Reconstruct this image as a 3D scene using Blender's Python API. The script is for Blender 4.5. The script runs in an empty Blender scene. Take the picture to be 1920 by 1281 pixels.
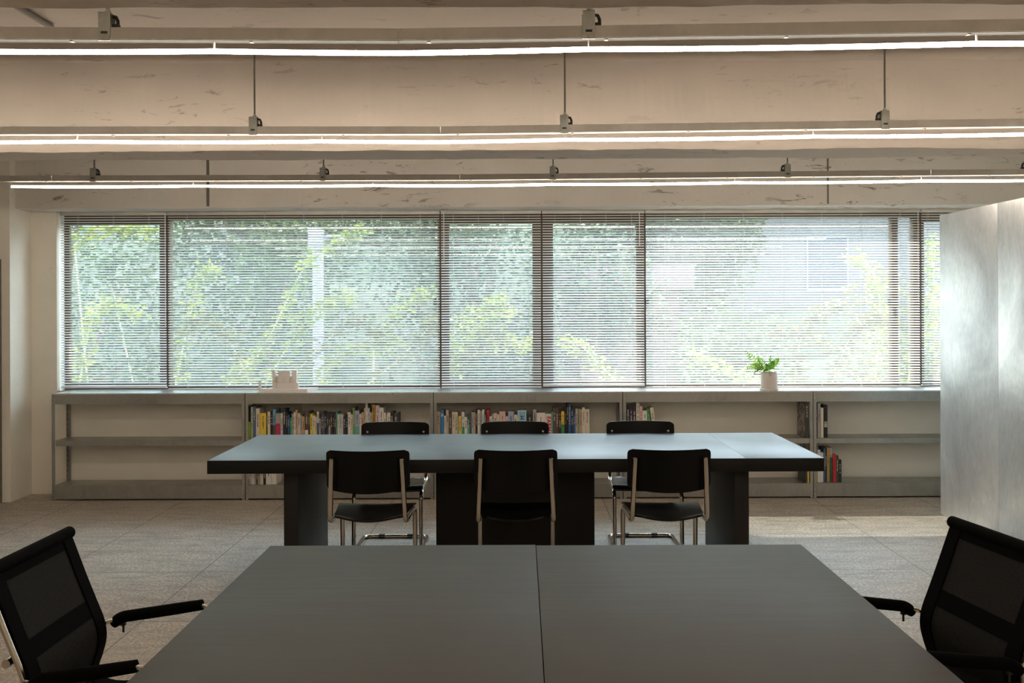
import bpy, math, random
from mathutils import Vector, Matrix, noise
random.seed(7)
C = bpy.context.scene.collection
R = math.radians
# ------------------------------------------------------------------ camera
F, CX, CY, H, ROLL = 1890.0, 977.0, 578.0, 1.62, 0.0038
cam_data = bpy.data.cameras.new('camera')
cam = bpy.data.objects.new('camera', cam_data)
C.objects.link(cam)
cam_data.sensor_width = 36.0
cam_data.lens = 36.0 * F / 1920.0
cam_data.shift_x = -(CX - 960.0) / 1920.0
cam_data.shift_y = -(640.5 - CY) / 1920.0
cam_data.clip_start = 0.05
cam.matrix_world = Matrix.Translation((0, 0, H)) @ Matrix.Rotation(R(90), 4, 'X') @ Matrix.Rotation(-ROLL, 4, 'Z')
bpy.context.scene.camera = cam
# ------------------------------------------------------------------ world, sun, exposure
W = bpy.data.worlds.new('world'); bpy.context.scene.world = W
W.use_nodes = True
wn = W.node_tree.nodes; wl = W.node_tree.links
bg = wn['Background']
tc = wn.new('ShaderNodeTexCoord'); sep = wn.new('ShaderNodeSeparateXYZ'); ramp = wn.new('ShaderNodeValToRGB')
wl.new(tc.outputs['Generated'], sep.inputs[0]); wl.new(sep.outputs['Z'], ramp.inputs[0]); wl.new(ramp.outputs[0], bg.inputs[0])
ramp.color_ramp.elements[0].position = 0.0; ramp.color_ramp.elements[0].color = (0.85, 0.92, 1.0, 1)
ramp.color_ramp.elements[1].position = 0.9; ramp.color_ramp.elements[1].color = (0.62, 0.80, 1.0, 1)
bg.inputs[1].default_value = 11.8
sun_d = bpy.data.lights.new('sun', 'SUN'); sun = bpy.data.objects.new('sun', sun_d); C.objects.link(sun)
sun_d.energy = 12.0; sun_d.angle = R(1.0); sun_d.color = (1.0, 0.93, 0.82)
sun.rotation_euler = Vector((0.22, -0.83, -1.0)).to_track_quat('-Z', 'Y').to_euler()
vs = bpy.context.scene.view_settings
vs.view_transform = 'Standard'; vs.look = 'None'; vs.gamma = 1.0; vs.use_curve_mapping = False
vs.exposure = 0.12
TUBE_L = 34.0
TUBE_C = (1.0, 0.86, 0.70)

# ------------------------------------------------------------------ pixel -> place
def ray(px, py):
    u, v = px - CX, CY - py
    return (u * math.cos(ROLL) + v * math.sin(ROLL)) / F, (-u * math.sin(ROLL) + v * math.cos(ROLL)) / F
def at(px, py, d):
    a, b = ray(px, py); return Vector((a * d, d, H + b * d))
def onz(px, py, z):
    a, b = ray(px, py); d = (z - H) / b; return Vector((a * d, d, z))

# ------------------------------------------------------------------ materials
def new_mat(name):
    m = bpy.data.materials.new(name); m.use_nodes = True
    nt = m.node_tree; b = nt.nodes['Principled BSDF']
    return m, nt, b
def coords(nt, scale=(1, 1, 1)):
    t = nt.nodes.new('ShaderNodeTexCoord'); mp = nt.nodes.new('ShaderNodeMapping')
    mp.inputs['Scale'].default_value = scale
    nt.links.new(t.outputs['Object'], mp.inputs[0]); return mp.outputs[0]
def noise_node(nt, vec, scale, detail=4, rough=0.5, dist=0.0):
    n = nt.nodes.new('ShaderNodeTexNoise'); n.inputs['Scale'].default_value = scale
    n.inputs['Detail'].default_value = detail; n.inputs['Roughness'].default_value = rough
    n.inputs['Distortion'].default_value = dist
    nt.links.new(vec, n.inputs['Vector']); return n.outputs['Fac']
def ramp_node(nt, fac, stops):
    r = nt.nodes.new('ShaderNodeValToRGB'); e = r.color_ramp.elements
    while len(e) < len(stops): e.new(0.5)
    for i, (p, c) in enumerate(stops):
        e[i].position = p; e[i].color = (c[0], c[1], c[2], 1) if not isinstance(c, (int, float)) else (c, c, c, 1)
    nt.links.new(fac, r.inputs[0]); return r.outputs[0]
def mathn(nt, op, a, b):
    n = nt.nodes.new('ShaderNodeMath'); n.operation = op; n.use_clamp = True
    for i, x in enumerate((a, b)):
        if isinstance(x, (int, float)): n.inputs[i].default_value = x
        else: nt.links.new(x, n.inputs[i])
    return n.outputs[0]
def mixc(nt, fac, a, b):
    n = nt.nodes.new('ShaderNodeMix'); n.data_type = 'RGBA'
    if isinstance(fac, (int, float)): n.inputs[0].default_value = fac
    else: nt.links.new(fac, n.inputs[0])
    for i, x in ((6, a), (7, b)):
        if isinstance(x, tuple): n.inputs[i].default_value = (x[0], x[1], x[2], 1)
        else: nt.links.new(x, n.inputs[i])
    return n.outputs[2]
def bump(nt, b, h, strength=0.2, dist=0.01):
    n = nt.nodes.new('ShaderNodeBump'); n.inputs['Strength'].default_value = strength
    n.inputs['Distance'].default_value = dist
    nt.links.new(h, n.inputs['Height']); nt.links.new(n.outputs[0], b.inputs['Normal'])
def simple(name, col, rough=0.5, metal=0.0, var=0.12, scale=8, spec=None, bumps=0.0, coat=0.0):
    m, nt, b = new_mat(name)
    v = coords(nt)
    f = noise_node(nt, v, scale, 5)
    lo = tuple(c * (1 - var) for c in col); hi = tuple(min(1, c * (1 + var)) for c in col)
    nt.links.new(ramp_node(nt, f, [(0.3, lo), (0.7, hi)]), b.inputs['Base Color'])
    b.inputs['Roughness'].default_value = rough; b.inputs['Metallic'].default_value = metal
    if spec is not None: b.inputs['Specular IOR Level'].default_value = spec
    if coat: b.inputs['Coat Weight'].default_value = coat; b.inputs['Coat Roughness'].default_value = 0.15
    if bumps: bump(nt, b, noise_node(nt, v, scale * 8, 6), bumps, 0.004)
    return m
def plaster(name, col, chips=0.5, dirt=(0.19, 0.15, 0.11), thr=0.645):
    m, nt, b = new_mat(name)
    v = coords(nt)
    base = ramp_node(nt, noise_node(nt, v, 0.9, 5, 0.6), [(0.3, tuple(c * 0.90 for c in col)), (0.7, tuple(min(1, c * 1.05) for c in col))])
    vs_ = coords(nt, (0.55, 1.0, 2.2))
    fine = noise_node(nt, vs_, 9, 9, 0.72, 0.8)
    area = ramp_node(nt, noise_node(nt, v, 1.1, 3), [(0.40, 0.0), (0.58, 1.0)])
    chip = mathn(nt, 'MULTIPLY', ramp_node(nt, fine, [(thr - 0.05, 0.0), (thr - 0.01, 1.0)]), area)
    vl = coords(nt, (1.2, 1.0, 26))
    scr = mathn(nt, 'MULTIPLY', ramp_node(nt, noise_node(nt, vl, 2.2, 7, 0.7, 0.4), [(0.665, 0.0), (0.69, 1.0)]), ramp_node(nt, noise_node(nt, v, 0.8, 2), [(0.5, 0.0), (0.6, 0.8)]))
    k = mathn(nt, 'MULTIPLY', mathn(nt, 'MAXIMUM', chip, scr), chips)
    nt.links.new(mixc(nt, k, base, dirt), b.inputs['Base Color'])
    b.inputs['Roughness'].default_value = 0.85
    hh = mathn(nt, 'SUBTRACT', noise_node(nt, v, 26, 8, 0.6), mathn(nt, 'MULTIPLY', k, 0.6))
    bump(nt, b, hh, 0.22, 0.008)
    return m
def galv(name, col=(0.56, 0.58, 0.58), rough=0.42, metal=0.85, cloud=1.6, contrast=.22):
    m, nt, b = new_mat(name)
    v = coords(nt)
    c1 = noise_node(nt, v, cloud, 8, 0.62, 0.7)
    c2 = noise_node(nt, coords(nt, (3, 3, 1.0)), 9, 7, 0.7, 1.2)
    f = mathn(nt, 'ADD', mathn(nt, 'MULTIPLY', c1, 0.7), mathn(nt, 'MULTIPLY', c2, 0.3))
    nt.links.new(ramp_node(nt, f, [(0.34, tuple(c * (1 - contrast) for c in col)), (0.52, col), (0.66, tuple(min(1, c * (1 + contrast)) for c in col))]), b.inputs['Base Color'])
    rr = nt.nodes.new('ShaderNodeMapRange'); nt.links.new(f, rr.inputs[0])
    rr.inputs[1].default_value = 0.3; rr.inputs[2].default_value = 0.7
    rr.inputs[3].default_value = rough + 0.12; rr.inputs[4].default_value = rough - 0.08
    nt.links.new(rr.outputs[0], b.inputs['Roughness'])
    b.inputs['Metallic'].default_value = metal
    bump(nt, b, noise_node(nt, v, 3.0, 3), 0.05, 0.01)
    return m
M = {}
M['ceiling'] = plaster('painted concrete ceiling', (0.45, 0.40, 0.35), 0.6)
M['lit_soffit'] = plaster('beam concrete lightened for bounce', (0.80, 0.69, 0.58), 0.6, thr=0.63)  # beam undersides coloured lighter than the faces, standing in for bounced light
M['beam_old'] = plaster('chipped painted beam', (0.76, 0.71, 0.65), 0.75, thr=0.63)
M['wall'] = plaster('painted wall', (0.85, 0.80, 0.70), 0.4, thr=0.72)
M['galv'] = galv('galvanised shelf steel', (0.42, 0.415, 0.385), 0.36, 0.9)
M['galv_lit'] = galv('galvanised steel in window-lit tone', (0.60, 0.62, 0.62), 0.30)  # same steel, lighter and bluer: window light put into the colour
M['panel'] = galv('galvanised cabinet sheet', (0.80, 0.82, 0.84), 0.44, 0.72, 1.3, contrast=.30)
M['strut'] = galv('zinc strut channel', (0.60, 0.57, 0.52), 0.5, 0.35, 5, contrast=.1)
M['rod'] = simple('zinc rod', (0.20, 0.21, 0.17), 0.5, 0.7)
M['bracket'] = galv('zinc bracket', (0.48, 0.49, 0.45), 0.45, 0.75, 9)
M['dark_metal'] = simple('dark cavity metal', (0.03, 0.03, 0.028), 0.6)
M['chrome'] = simple('chrome tube', (0.66, 0.62, 0.56), 0.12, 1.0, 0.03)
M['black_ply'] = simple('black lacquered plywood', (0.003, 0.003, 0.003), 0.35, 0, 0.2, 5, 0.2)
M['black_seat'] = simple('glossy black seat lacquer', (0.006, 0.006, 0.006), 0.2, 0, 0.2, 5, 0.4)
M['bronze'] = simple('dark bronze aluminium', (0.10, 0.058, 0.032), 0.5, 0.2)
M['paper'] = simple('book pages', (0.62, 0.56, 0.46), 0.9, 0, 0.1, 60)
M['clay'] = simple('pale ceramic', (0.66, 0.58, 0.52), 0.55, 0, 0.04)
M['card'] = simple('white model card', (0.78, 0.72, 0.68), 0.7, 0, 0.03)
M['soil'] = simple('dark soil', (0.05, 0.032, 0.02), 0.95, 0, 0.4, 40)
M['sleeve'] = simple('black arm sleeve', (0.0022, 0.002, 0.0018), 0.85, 0, 0.2, 30, 0.06)
M['rubber'] = simple('black plastic', (0.01, 0.01, 0.01), 0.5)
M['conduit'] = simple('taupe conduit', (0.16, 0.14, 0.12), 0.6, 0.2)
M['cord'] = simple('blind cord', (0.62, 0.62, 0.60), 0.7)
M['white_plastic'] = simple('white plastic', (0.75, 0.75, 0.75), 0.45, 0, 0.03)
M['bark'] = simple('bark', (0.10, 0.075, 0.05), 0.9, 0, 0.4, 20)
M['pale_stem'] = simple('pale stem', (0.45, 0.42, 0.25), 0.8, 0, 0.2, 20)
M['pole'] = simple('white painted pole', (0.20, 0.20, 0.23), 0.5, 0, 0.05)
# table top: black stained, waxy sheen
def tabletop_mat(name, col, rough, spec):
    m, nt, b = new_mat(name)
    g = noise_node(nt, coords(nt, (0.7, 14, 14)), 4, 7, 0.6)
    f = noise_node(nt, coords(nt), 1.5, 5, 0.6, 0.5)
    k = mathn(nt, 'ADD', mathn(nt, 'MULTIPLY', g, 0.5), mathn(nt, 'MULTIPLY', f, 0.5))
    nt.links.new(ramp_node(nt, k, [(0.3, tuple(c * 0.75 for c in col)), (0.7, tuple(c * 1.25 for c in col))]), b.inputs['Base Color'])
    rr = nt.nodes.new('ShaderNodeMapRange'); nt.links.new(k, rr.inputs[0])
    rr.inputs[1].default_value = 0.3; rr.inputs[2].default_value = 0.7
    rr.inputs[3].default_value = rough - 0.05; rr.inputs[4].default_value = rough + 0.05
    nt.links.new(rr.outputs[0], b.inputs['Roughness'])
    b.inputs['Specular IOR Level'].default_value = spec
    bump(nt, b, g, 0.06, 0.002)
    return m
M['top_far'] = tabletop_mat('black stained table board', (0.030, 0.032, 0.036), 0.38, 0.9)
M['top_near'] = tabletop_mat('charcoal desk linoleum', (0.032, 0.029, 0.027), 0.46, 0.3)
M['edge'] = tabletop_mat('black plywood edge', (0.010, 0.009, 0.008), 0.55, 0.2)
M['leg_panel'] = tabletop_mat('black stained leg panel', (0.014, 0.012, 0.010), 0.55, 0.3)
# granite floor
m, nt, b = new_mat('flamed granite tiles'); M['floor'] = m
tcn = nt.nodes.new('ShaderNodeTexCoord'); sp = nt.nodes.new('ShaderNodeSeparateXYZ')
nt.links.new(tcn.outputs['Object'], sp.inputs[0])
def joint(axis, off, step, w):
    a = nt.nodes.new('ShaderNodeMath'); a.operation = 'ADD'; a.inputs[1].default_value = -off + 40 * step
    nt.links.new(sp.outputs[axis], a.inputs[0])
    d = nt.nodes.new('ShaderNodeMath'); d.operation = 'MODULO'; d.inputs[1].default_value = step
    nt.links.new(a.outputs[0], d.inputs[0])
    l = nt.nodes.new('ShaderNodeMath'); l.operation = 'LESS_THAN'; l.inputs[1].default_value = w
    nt.links.new(d.outputs[0], l.inputs[0]); return l.outputs[0]
jj = mathn(nt, 'MAXIMUM', joint('X', 2.455, 0.887, 0.007), joint('Y', 6.21, 0.98, 0.008))
v = coords(nt)
speck = noise_node(nt, v, 62, 4, 0.75)
mid = noise_node(nt, coords(nt, (1.0, 3.2, 1.0)), 4.0, 9, 0.72, 0.6)
big = noise_node(nt, v, 0.8, 4)
c = ramp_node(nt, speck, [(0.36, (0.17, 0.13, 0.095)), (0.5, (0.45, 0.375, 0.295)), (0.64, (0.76, 0.66, 0.55))])
c = mixc(nt, ramp_node(nt, mid, [(0.42, 0.0), (0.70, 0.9)]), c, (0.20, 0.165, 0.13))
c = mixc(nt, ramp_node(nt, big, [(0.35, 0.0), (0.65, 0.35)]), c, (0.45, 0.40, 0.34))
c = mixc(nt, mathn(nt, 'MULTIPLY', jj, 0.75), c, (0.09, 0.075, 0.055))
nt.links.new(c, b.inputs['Base Color']); b.inputs['Roughness'].default_value = 0.55
b.inputs['Specular IOR Level'].default_value = 0.45
bump(nt, b, mathn(nt, 'ADD', mid, mathn(nt, 'MULTIPLY', speck, 0.5)), 0.35, 0.006)
# glowing tube
def emis(name, col, s):
    m, nt, b = new_mat(name)
    b.inputs['Base Color'].default_value = (0.9, 0.9, 0.9, 1)
    b.inputs['Emission Color'].default_value = (*col, 1); b.inputs['Emission Strength'].default_value = s
    return m
M['tube'] = emis('warm led tube', TUBE_C, TUBE_L)
# slats: white lacquer, slightly translucent
m, nt, b = new_mat('white blind slat'); M['slat'] = m
b.inputs['Roughness'].default_value = 0.38
nt.links.new(ramp_node(nt, noise_node(nt, coords(nt), 3, 3), [(0.3, (0.78, 0.79, 0.80)), (0.7, (0.86, 0.87, 0.88))]), b.inputs['Base Color'])
# dusty glass
m, nt, b = new_mat('dusty window glass'); M['glass'] = m
out = nt.nodes['Material Output']; nt.nodes.remove(b)
tr = nt.nodes.new('ShaderNodeBsdfTransparent'); tr.inputs[0].default_value = (0.93, 0.97, 0.96, 1)
gl = nt.nodes.new('ShaderNodeBsdfGlossy'); gl.inputs['Roughness'].default_value = 0.02
lw = nt.nodes.new('ShaderNodeLayerWeight')
lf = mathn(nt, 'ADD', mathn(nt, 'MULTIPLY', mathn(nt, 'POWER', lw.outputs['Facing'], 5.0), 0.96), 0.04); lw.inputs[0].default_value = 0.5
mx = nt.nodes.new('ShaderNodeMixShader'); nt.links.new(lf, mx.inputs[0]); nt.links.new(tr.outputs[0], mx.inputs[1]); nt.links.new(gl.outputs[0], mx.inputs[2])
tl = nt.nodes.new('ShaderNodeBsdfTranslucent'); tl.inputs[0].default_value = (0.85, 0.92, 0.95, 1)
mx2 = nt.nodes.new('ShaderNodeMixShader')
du = ramp_node(nt, noise_node(nt, coords(nt), 1.2, 4), [(0.3, 0.012), (0.7, 0.035)])
nt.links.new(du, mx2.inputs[0]); nt.links.new(mx.outputs[0], mx2.inputs[1]); nt.links.new(tl.outputs[0], mx2.inputs[2])
nt.links.new(mx2.outputs[0], out.inputs[0])
# clear plastic hook
m, nt, b = new_mat('clear plastic'); M['clear'] = m
b.inputs['Base Color'].default_value = (0.9, 0.9, 0.9, 1); b.inputs['Roughness'].default_value = 0.15
b.inputs['Transmission Weight'].default_value = 0.6
# chair net
m, nt, b = new_mat('black net fabric'); M['net'] = m
out = nt.nodes['Material Output']
b.inputs['Roughness'].default_value = 0.8; b.inputs['Specular IOR Level'].default_value = 0.15
nt.links.new(ramp_node(nt, noise_node(nt, coords(nt), 300, 2), [(0.35, (0.008, 0.008, 0.0075)), (0.7, (0.024, 0.023, 0.021))]), b.inputs['Base Color'])
tr = nt.nodes.new('ShaderNodeBsdfTransparent'); mx = nt.nodes.new('ShaderNodeMixShader'); mx.inputs[0].default_value = 0.955
nt.links.new(tr.outputs[0], mx.inputs[1]); nt.links.new(b.outputs[0], mx.inputs[2]); nt.links.new(mx.outputs[0], out.inputs[0])
def leaf(name, c1, c2, trans=0.45):
    m, nt, b = new_mat(name); out = nt.nodes['Material Output']
    col = ramp_node(nt, noise_node(nt, coords(nt), 6, 4), [(0.35, c1), (0.65, c2)])
    nt.links.new(col, b.inputs['Base Color']); b.inputs['Roughness'].default_value = 0.6
    t = nt.nodes.new('ShaderNodeBsdfTranslucent'); nt.links.new(col, t.inputs[0])
    mx = nt.nodes.new('ShaderNodeMixShader'); mx.inputs[0].default_value = trans
    nt.links.new(b.outputs[0], mx.inputs[1]); nt.links.new(t.outputs[0], mx.inputs[2]); nt.links.new(mx.outputs[0], out.inputs[0])
    return m
M['leaf_dark'] = leaf('dark foliage', (0.014, 0.030, 0.010), (0.055, 0.095, 0.026), 0.3)
M['leaf_mid'] = leaf('mid foliage', (0.022, 0.046, 0.012), (0.075, 0.12, 0.028), 0.4)
M['leaf_light'] = leaf('yellow green foliage', (0.13, 0.19, 0.015), (0.36, 0.38, 0.045), 0.5)
M['leaf_gold'] = leaf('golden foliage', (0.075, 0.09, 0.012), (0.18, 0.15, 0.03), 0.5)
M['fern'] = leaf('fern green', (0.12, 0.28, 0.03), (0.36, 0.52, 0.08), 0.5)
M['bank'] = simple('dark planted bank', (0.022, 0.036, 0.014), 0.95, 0, 0.5, 3)
M['yard'] = simple('pale outside ground', (0.45, 0.46, 0.46), 0.9, 0, 0.2, 2)
M['render_wall'] = simple('pale rendered facade', (0.065, 0.065, 0.066), 0.9, 0, 0.06, 2)
M['brick'] = simple('pinkish brick facade', (0.10, 0.07, 0.065), 0.9, 0, 0.2, 6)
M['fac_glass'] = simple('facade window glass', (0.03, 0.035, 0.045), 0.6, 0, .1, 8, .2)

# ------------------------------------------------------------------ mesh builder
class MB:
    def __init__(s): s.v = []; s.f = []
    def add(s, vs_, fs): n = len(s.v); s.v += [Vector(p) for p in vs_]; s.f += [tuple(i + n for i in f) for f in fs]; return s
    def box(s, x0, x1, y0, y1, z0, z1):
        x0, x1 = min(x0, x1), max(x0, x1); y0, y1 = min(y0, y1), max(y0, y1); z0, z1 = min(z0, z1), max(z0, z1)
        return s.add([(x, y, z) for z in (z0, z1) for y in (y0, y1) for x in (x0, x1)],
                     [(0, 2, 3, 1), (4, 5, 7, 6), (0, 1, 5, 4), (2, 6, 7, 3), (0, 4, 6, 2), (1, 3, 7, 5)])
    def obox(s, mat, sx, sy, sz):
        p = [mat @ Vector((x * sx / 2, y * sy / 2, z * sz / 2)) for z in (-1, 1) for y in (-1, 1) for x in (-1, 1)]
        return s.add(p, [(0, 2, 3, 1), (4, 5, 7, 6), (0, 1, 5, 4), (2, 6, 7, 3), (0, 4, 6, 2), (1, 3, 7, 5)])
    def rbox(s, x0, x1, y0, y1, z0, z1, seg=60, amp=0.006, seed=0):
        """long box along X with slightly wandering corners"""
        vs_ = []; fs = []
        for i in range(seg + 1):
            x = x0 + (x1 - x0) * i / seg
            for k, (y, z) in enumerate(((y0, z0), (y1, z0), (y1, z1), (y0, z1))):
                j = noise.noise((x * 2.1, k * 7.7 + seed, 0.3)) * amp + noise.noise((x * 9, k * 3.1 + seed, 5.3)) * amp * 0.5
                vs_.append((x, y + j, z + (j if k < 2 else 0)))
        for i in range(seg):
            a = i * 4
            for k in range(4):
                fs.append((a + k, a + 4 + k, a + 4 + (k + 1) % 4, a + (k + 1) % 4))
        fs += [(0, 1, 2, 3), (seg * 4 + 3, seg * 4 + 2, seg * 4 + 1, seg * 4)]
        return s.add(vs_, fs)
    def tube(s, pts, r, n=10, closed=False, flat=None):
        pts = [Vector(p) for p in pts]; m = len(pts); vs_ = []; up = None
        rr = r if isinstance(r, (list, tuple)) else [r] * m
        for i in range(m):
            if closed: t = pts[(i + 1) % m] - pts[i - 1]
            elif i == 0: t = pts[1] - pts[0]
            elif i == m - 1: t = pts[-1] - pts[-2]
            else: t = (pts[i + 1] - pts[i]).normalized() + (pts[i] - pts[i - 1]).normalized()
            t.normalize()
            if up is None:
                up = Vector((0, 0, 1)) if abs(t.z) < 0.9 else Vector((1, 0, 0))
            a = up - t * up.dot(t)
            if a.length < 1e-5: a = t.orthogonal()
            a.normalize(); b_ = t.cross(a); up = a
            fa = 1.0 if flat is None else flat
            for k in range(n):
                an = 2 * math.pi * k / n
                vs_.append(pts[i] + a * math.cos(an) * rr[i] * fa + b_ * math.sin(an) * rr[i])
        fs = []
        for i in range(m if closed else m - 1):
            for k in range(n):
                p, q = i * n, ((i + 1) % m) * n
                fs.append((p + k, p + (k + 1) % n, q + (k + 1) % n, q + k))
        if not closed: fs += [tuple(range(n))[::-1], tuple((m - 1) * n + k for k in range(n))]
        return s.add(vs_, fs)
    def lathe(s, prof, n=28, c=(0, 0, 0)):
        vs_ = []; fs = []
        for r, z in prof:
            for k in range(n):
                a = 2 * math.pi * k / n; vs_.append((c[0] + r * math.cos(a), c[1] + r * math.sin(a), c[2] + z))
        for i in range(len(prof) - 1):
            for k in range(n): fs.append((i * n + k, i * n + (k + 1) % n, (i + 1) * n + (k + 1) % n, (i + 1) * n + k))
        fs += [tuple(range(n))[::-1], tuple((len(prof) - 1) * n + k for k in range(n))]
        return s.add(vs_, fs)
    def slab(s, grid, thick, nrm):
        """grid[i][j] points -> closed sheet of given thickness along nrm(i,j)"""
        a = len(grid); b_ = len(grid[0]); vs_ = []
        for sgn in (0, 1):
            for i in range(a):
                for j in range(b_):
                    vs_.append(Vector(grid[i][j]) + Vector(nrm(i, j)) * (thick * sgn))
        I = lambda q, i, j: q * a * b_ + i * b_ + j
        fs = []
        for i in range(a - 1):
            for j in range(b_ - 1):
                fs.append((I(0, i, j), I(0, i, j + 1), I(0, i + 1, j + 1), I(0, i + 1, j)))
                fs.append((I(1, i, j), I(1, i + 1, j), I(1, i + 1, j + 1), I(1, i, j + 1)))
        for i in range(a - 1):
            fs.append((I(0, i, 0), I(0, i + 1, 0), I(1, i + 1, 0), I(1, i, 0)))
            fs.append((I(0, i, b_ - 1), I(1, i, b_ - 1), I(1, i + 1, b_ - 1), I(0, i + 1, b_ - 1)))
        for j in range(b_ - 1):
            fs.append((I(0, 0, j), I(1, 0, j), I(1, 0, j + 1), I(0, 0, j + 1)))
            fs.append((I(0, a - 1, j), I(0, a - 1, j + 1), I(1, a - 1, j + 1), I(1, a - 1, j)))
        return s.add(vs_, fs)
    def build(s, name, mat, parent=None, off=None, smooth=False, bevel=0.0, recalc=True, rot=None):
        vs_ = s.v
        if parent is None and off is None:
            xs = [p.x for p in vs_]; ys = [p.y for p in vs_]; zs = [p.z for p in vs_]
            off = Vector(((min(xs) + max(xs)) / 2, (min(ys) + max(ys)) / 2, min(zs)))
        off = Vector(off) if off is not None else Vector((0, 0, 0))
        me = bpy.data.meshes.new(name)
        me.from_pydata([tuple(p - off) for p in vs_], [], s.f); me.update()
        if recalc:
            import bmesh
            bm = bmesh.new(); bm.from_mesh(me); bmesh.ops.recalc_face_normals(bm, faces=bm.faces)
            if bevel:
                ed = [e for e in bm.edges if len(e.link_faces) == 2 and e.calc_face_angle(0) > 0.6]
                bmesh.ops.bevel(bm, geom=ed, offset=bevel, segments=2, affect='EDGES', profile=0.5)
            bm.to_mesh(me); bm.free()
        if smooth or bevel:
            me.shade_smooth(); me.set_sharp_from_angle(angle=0.7)
        o = bpy.data.objects.new(name, me); C.objects.link(o)
        if mat: me.materials.append(mat)
        if parent is not None: o.parent = parent
        else: o.location = off
        return o
def fillet(pts, r, n=5):
    pts = [Vector(p) for p in pts]; out = [pts[0]]
    for i in range(1, len(pts) - 1):
        a, b_, c_ = pts[i - 1], pts[i], pts[i + 1]
        d1 = (a - b_); d2 = (c_ - b_); rr = min(r, d1.length * 0.49, d2.length * 0.49)
        p, q = b_ + d1.normalized() * rr, b_ + d2.normalized() * rr
        for k in range(n + 1):
            t = k / n; out.append(p * (1 - t) ** 2 + b_ * 2 * t * (1 - t) + q * t * t)
    out.append(pts[-1]); return out
def tag(o, label=None, cat=None, group=None, kind=None):
    if label: o['label'] = label
    if cat: o['category'] = cat
    if group: o['group'] = group
    if kind: o['kind'] = kind
    return o
def thing(name, loc=(0, 0, 0), rz=0.0, **k):
    o = bpy.data.objects.new(name, None); C.objects.link(o); o.location = loc; o.rotation_euler = (0, 0, rz)
    o.empty_display_size = 0.05
    return tag(o, **k)
def copy_tree(o, parent=None):
    c = o.copy(); C.objects.link(c); c.parent = parent
    for ch in list(o.children): copy_tree(ch, c)
    return c
def struct(name, mb, mat, label, cat, **k):
    return tag(mb.build(name, mat, **k), label, cat, kind='structure')

# ------------------------------------------------------------------ room shell
XL, XR, YF, ZC = -6.4, 4.35, -2.6, 2.99
YW = 8.87                                # inner face of the window wall
WX0, WX1, WZ0, WZ1 = -4.085, 4.16, 0.905, 2.492
struct('floor', MB().box(XL - .2, XR + .2, YF - .2, 9.15, -0.1, 0.0), M['floor'], 'worn brownish grey granite tile floor', 'floor', off=(0, 0, 0))
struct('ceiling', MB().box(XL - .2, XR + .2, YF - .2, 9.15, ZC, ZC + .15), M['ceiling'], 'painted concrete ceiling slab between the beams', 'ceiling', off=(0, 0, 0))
w = MB().box(XL, XR, YW, YW + .25, 0, WZ0).box(XL, WX0, YW, YW + .25, WZ0, ZC).box(WX1, XR, YW, YW + .25, WZ0, WZ1).box(WX0, XR, YW, YW + .25, WZ1, ZC)
struct('wall_back', w, M['wall'], 'cream painted wall below and beside the long window', 'wall', off=(0, 0, 0))
struct('wall_left', MB().box(XL - .2, XL, YF, 9.1, 0, ZC), M['wall'], 'cream painted side wall at the left', 'wall', off=(0, 0, 0))
struct('wall_right', MB().box(XR, XR + .2, YF, 9.1, 0, ZC), M['wall'], 'cream painted side wall behind the metal cabinet', 'wall', off=(0, 0, 0))
struct('wall_front', MB().box(XL - .2, XR + .2, YF - .2, YF, 0, ZC), M['wall'], 'cream painted wall opposite the window', 'wall', off=(0, 0, 0))
struct('wall_column', MB().rbox(XL, -4.31, 8.50, YW, 0, ZC, 20, 0.004, 3), M['wall'], 'painted column stub at the far left corner', 'column', off=(0, 0, 0))
def beam(name, y0, y1, z0, mat, label, seed, x0=XL, x1=XR):
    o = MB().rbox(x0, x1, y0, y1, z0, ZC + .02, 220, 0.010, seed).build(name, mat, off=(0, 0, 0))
    o.data.materials.append(M['lit_soffit'])
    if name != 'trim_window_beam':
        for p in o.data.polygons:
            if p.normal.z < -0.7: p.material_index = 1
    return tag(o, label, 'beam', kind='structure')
beam('trim_near_beam', 2.60, 2.94, 2.50, M['ceiling'], 'concrete beam crossing the top edge of the view', 1)
beam('trim_middle_beam', 5.60, 5.94, 2.50, M['ceiling'], 'deep concrete beam behind the second lamp row', 2)
beam('trim_rear_beam', -0.40, -0.06, 2.50, M['ceiling'], 'concrete beam behind the camera', 4)
beam('trim_window_beam', 8.60, 8.872, 2.487, M['beam_old'], 'chipped concrete beam above the window', 5)
for i, (px, w_) in enumerate(((390, 0.022), (1552, 0.012))):
    p = at(px, 340, 8.6)
    struct('trim_%d' % (i + 1), MB().box(p.x - w_ / 2, p.x + w_ / 2, 8.592, 8.605, 2.50, ZC), M['conduit'], ('wide' if i == 0 else 'narrow') + ' grey strip running up the window beam', 'trim')
p = at(1, 700, 8.49)
struct('trim_3', MB().box(p.x - .3, p.x + .005, 8.46, 8.50, 0, 2.05), M['conduit'], 'dark grey door edge at the far left', 'trim')
# shelf of sill
struct('trim_sill', MB().box(WX0, WX1, YW - .004, YW + .25, WZ0 - .02, WZ0 + .002), M['galv_lit'], 'metal clad window sill behind the shelves', 'sill')

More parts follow.
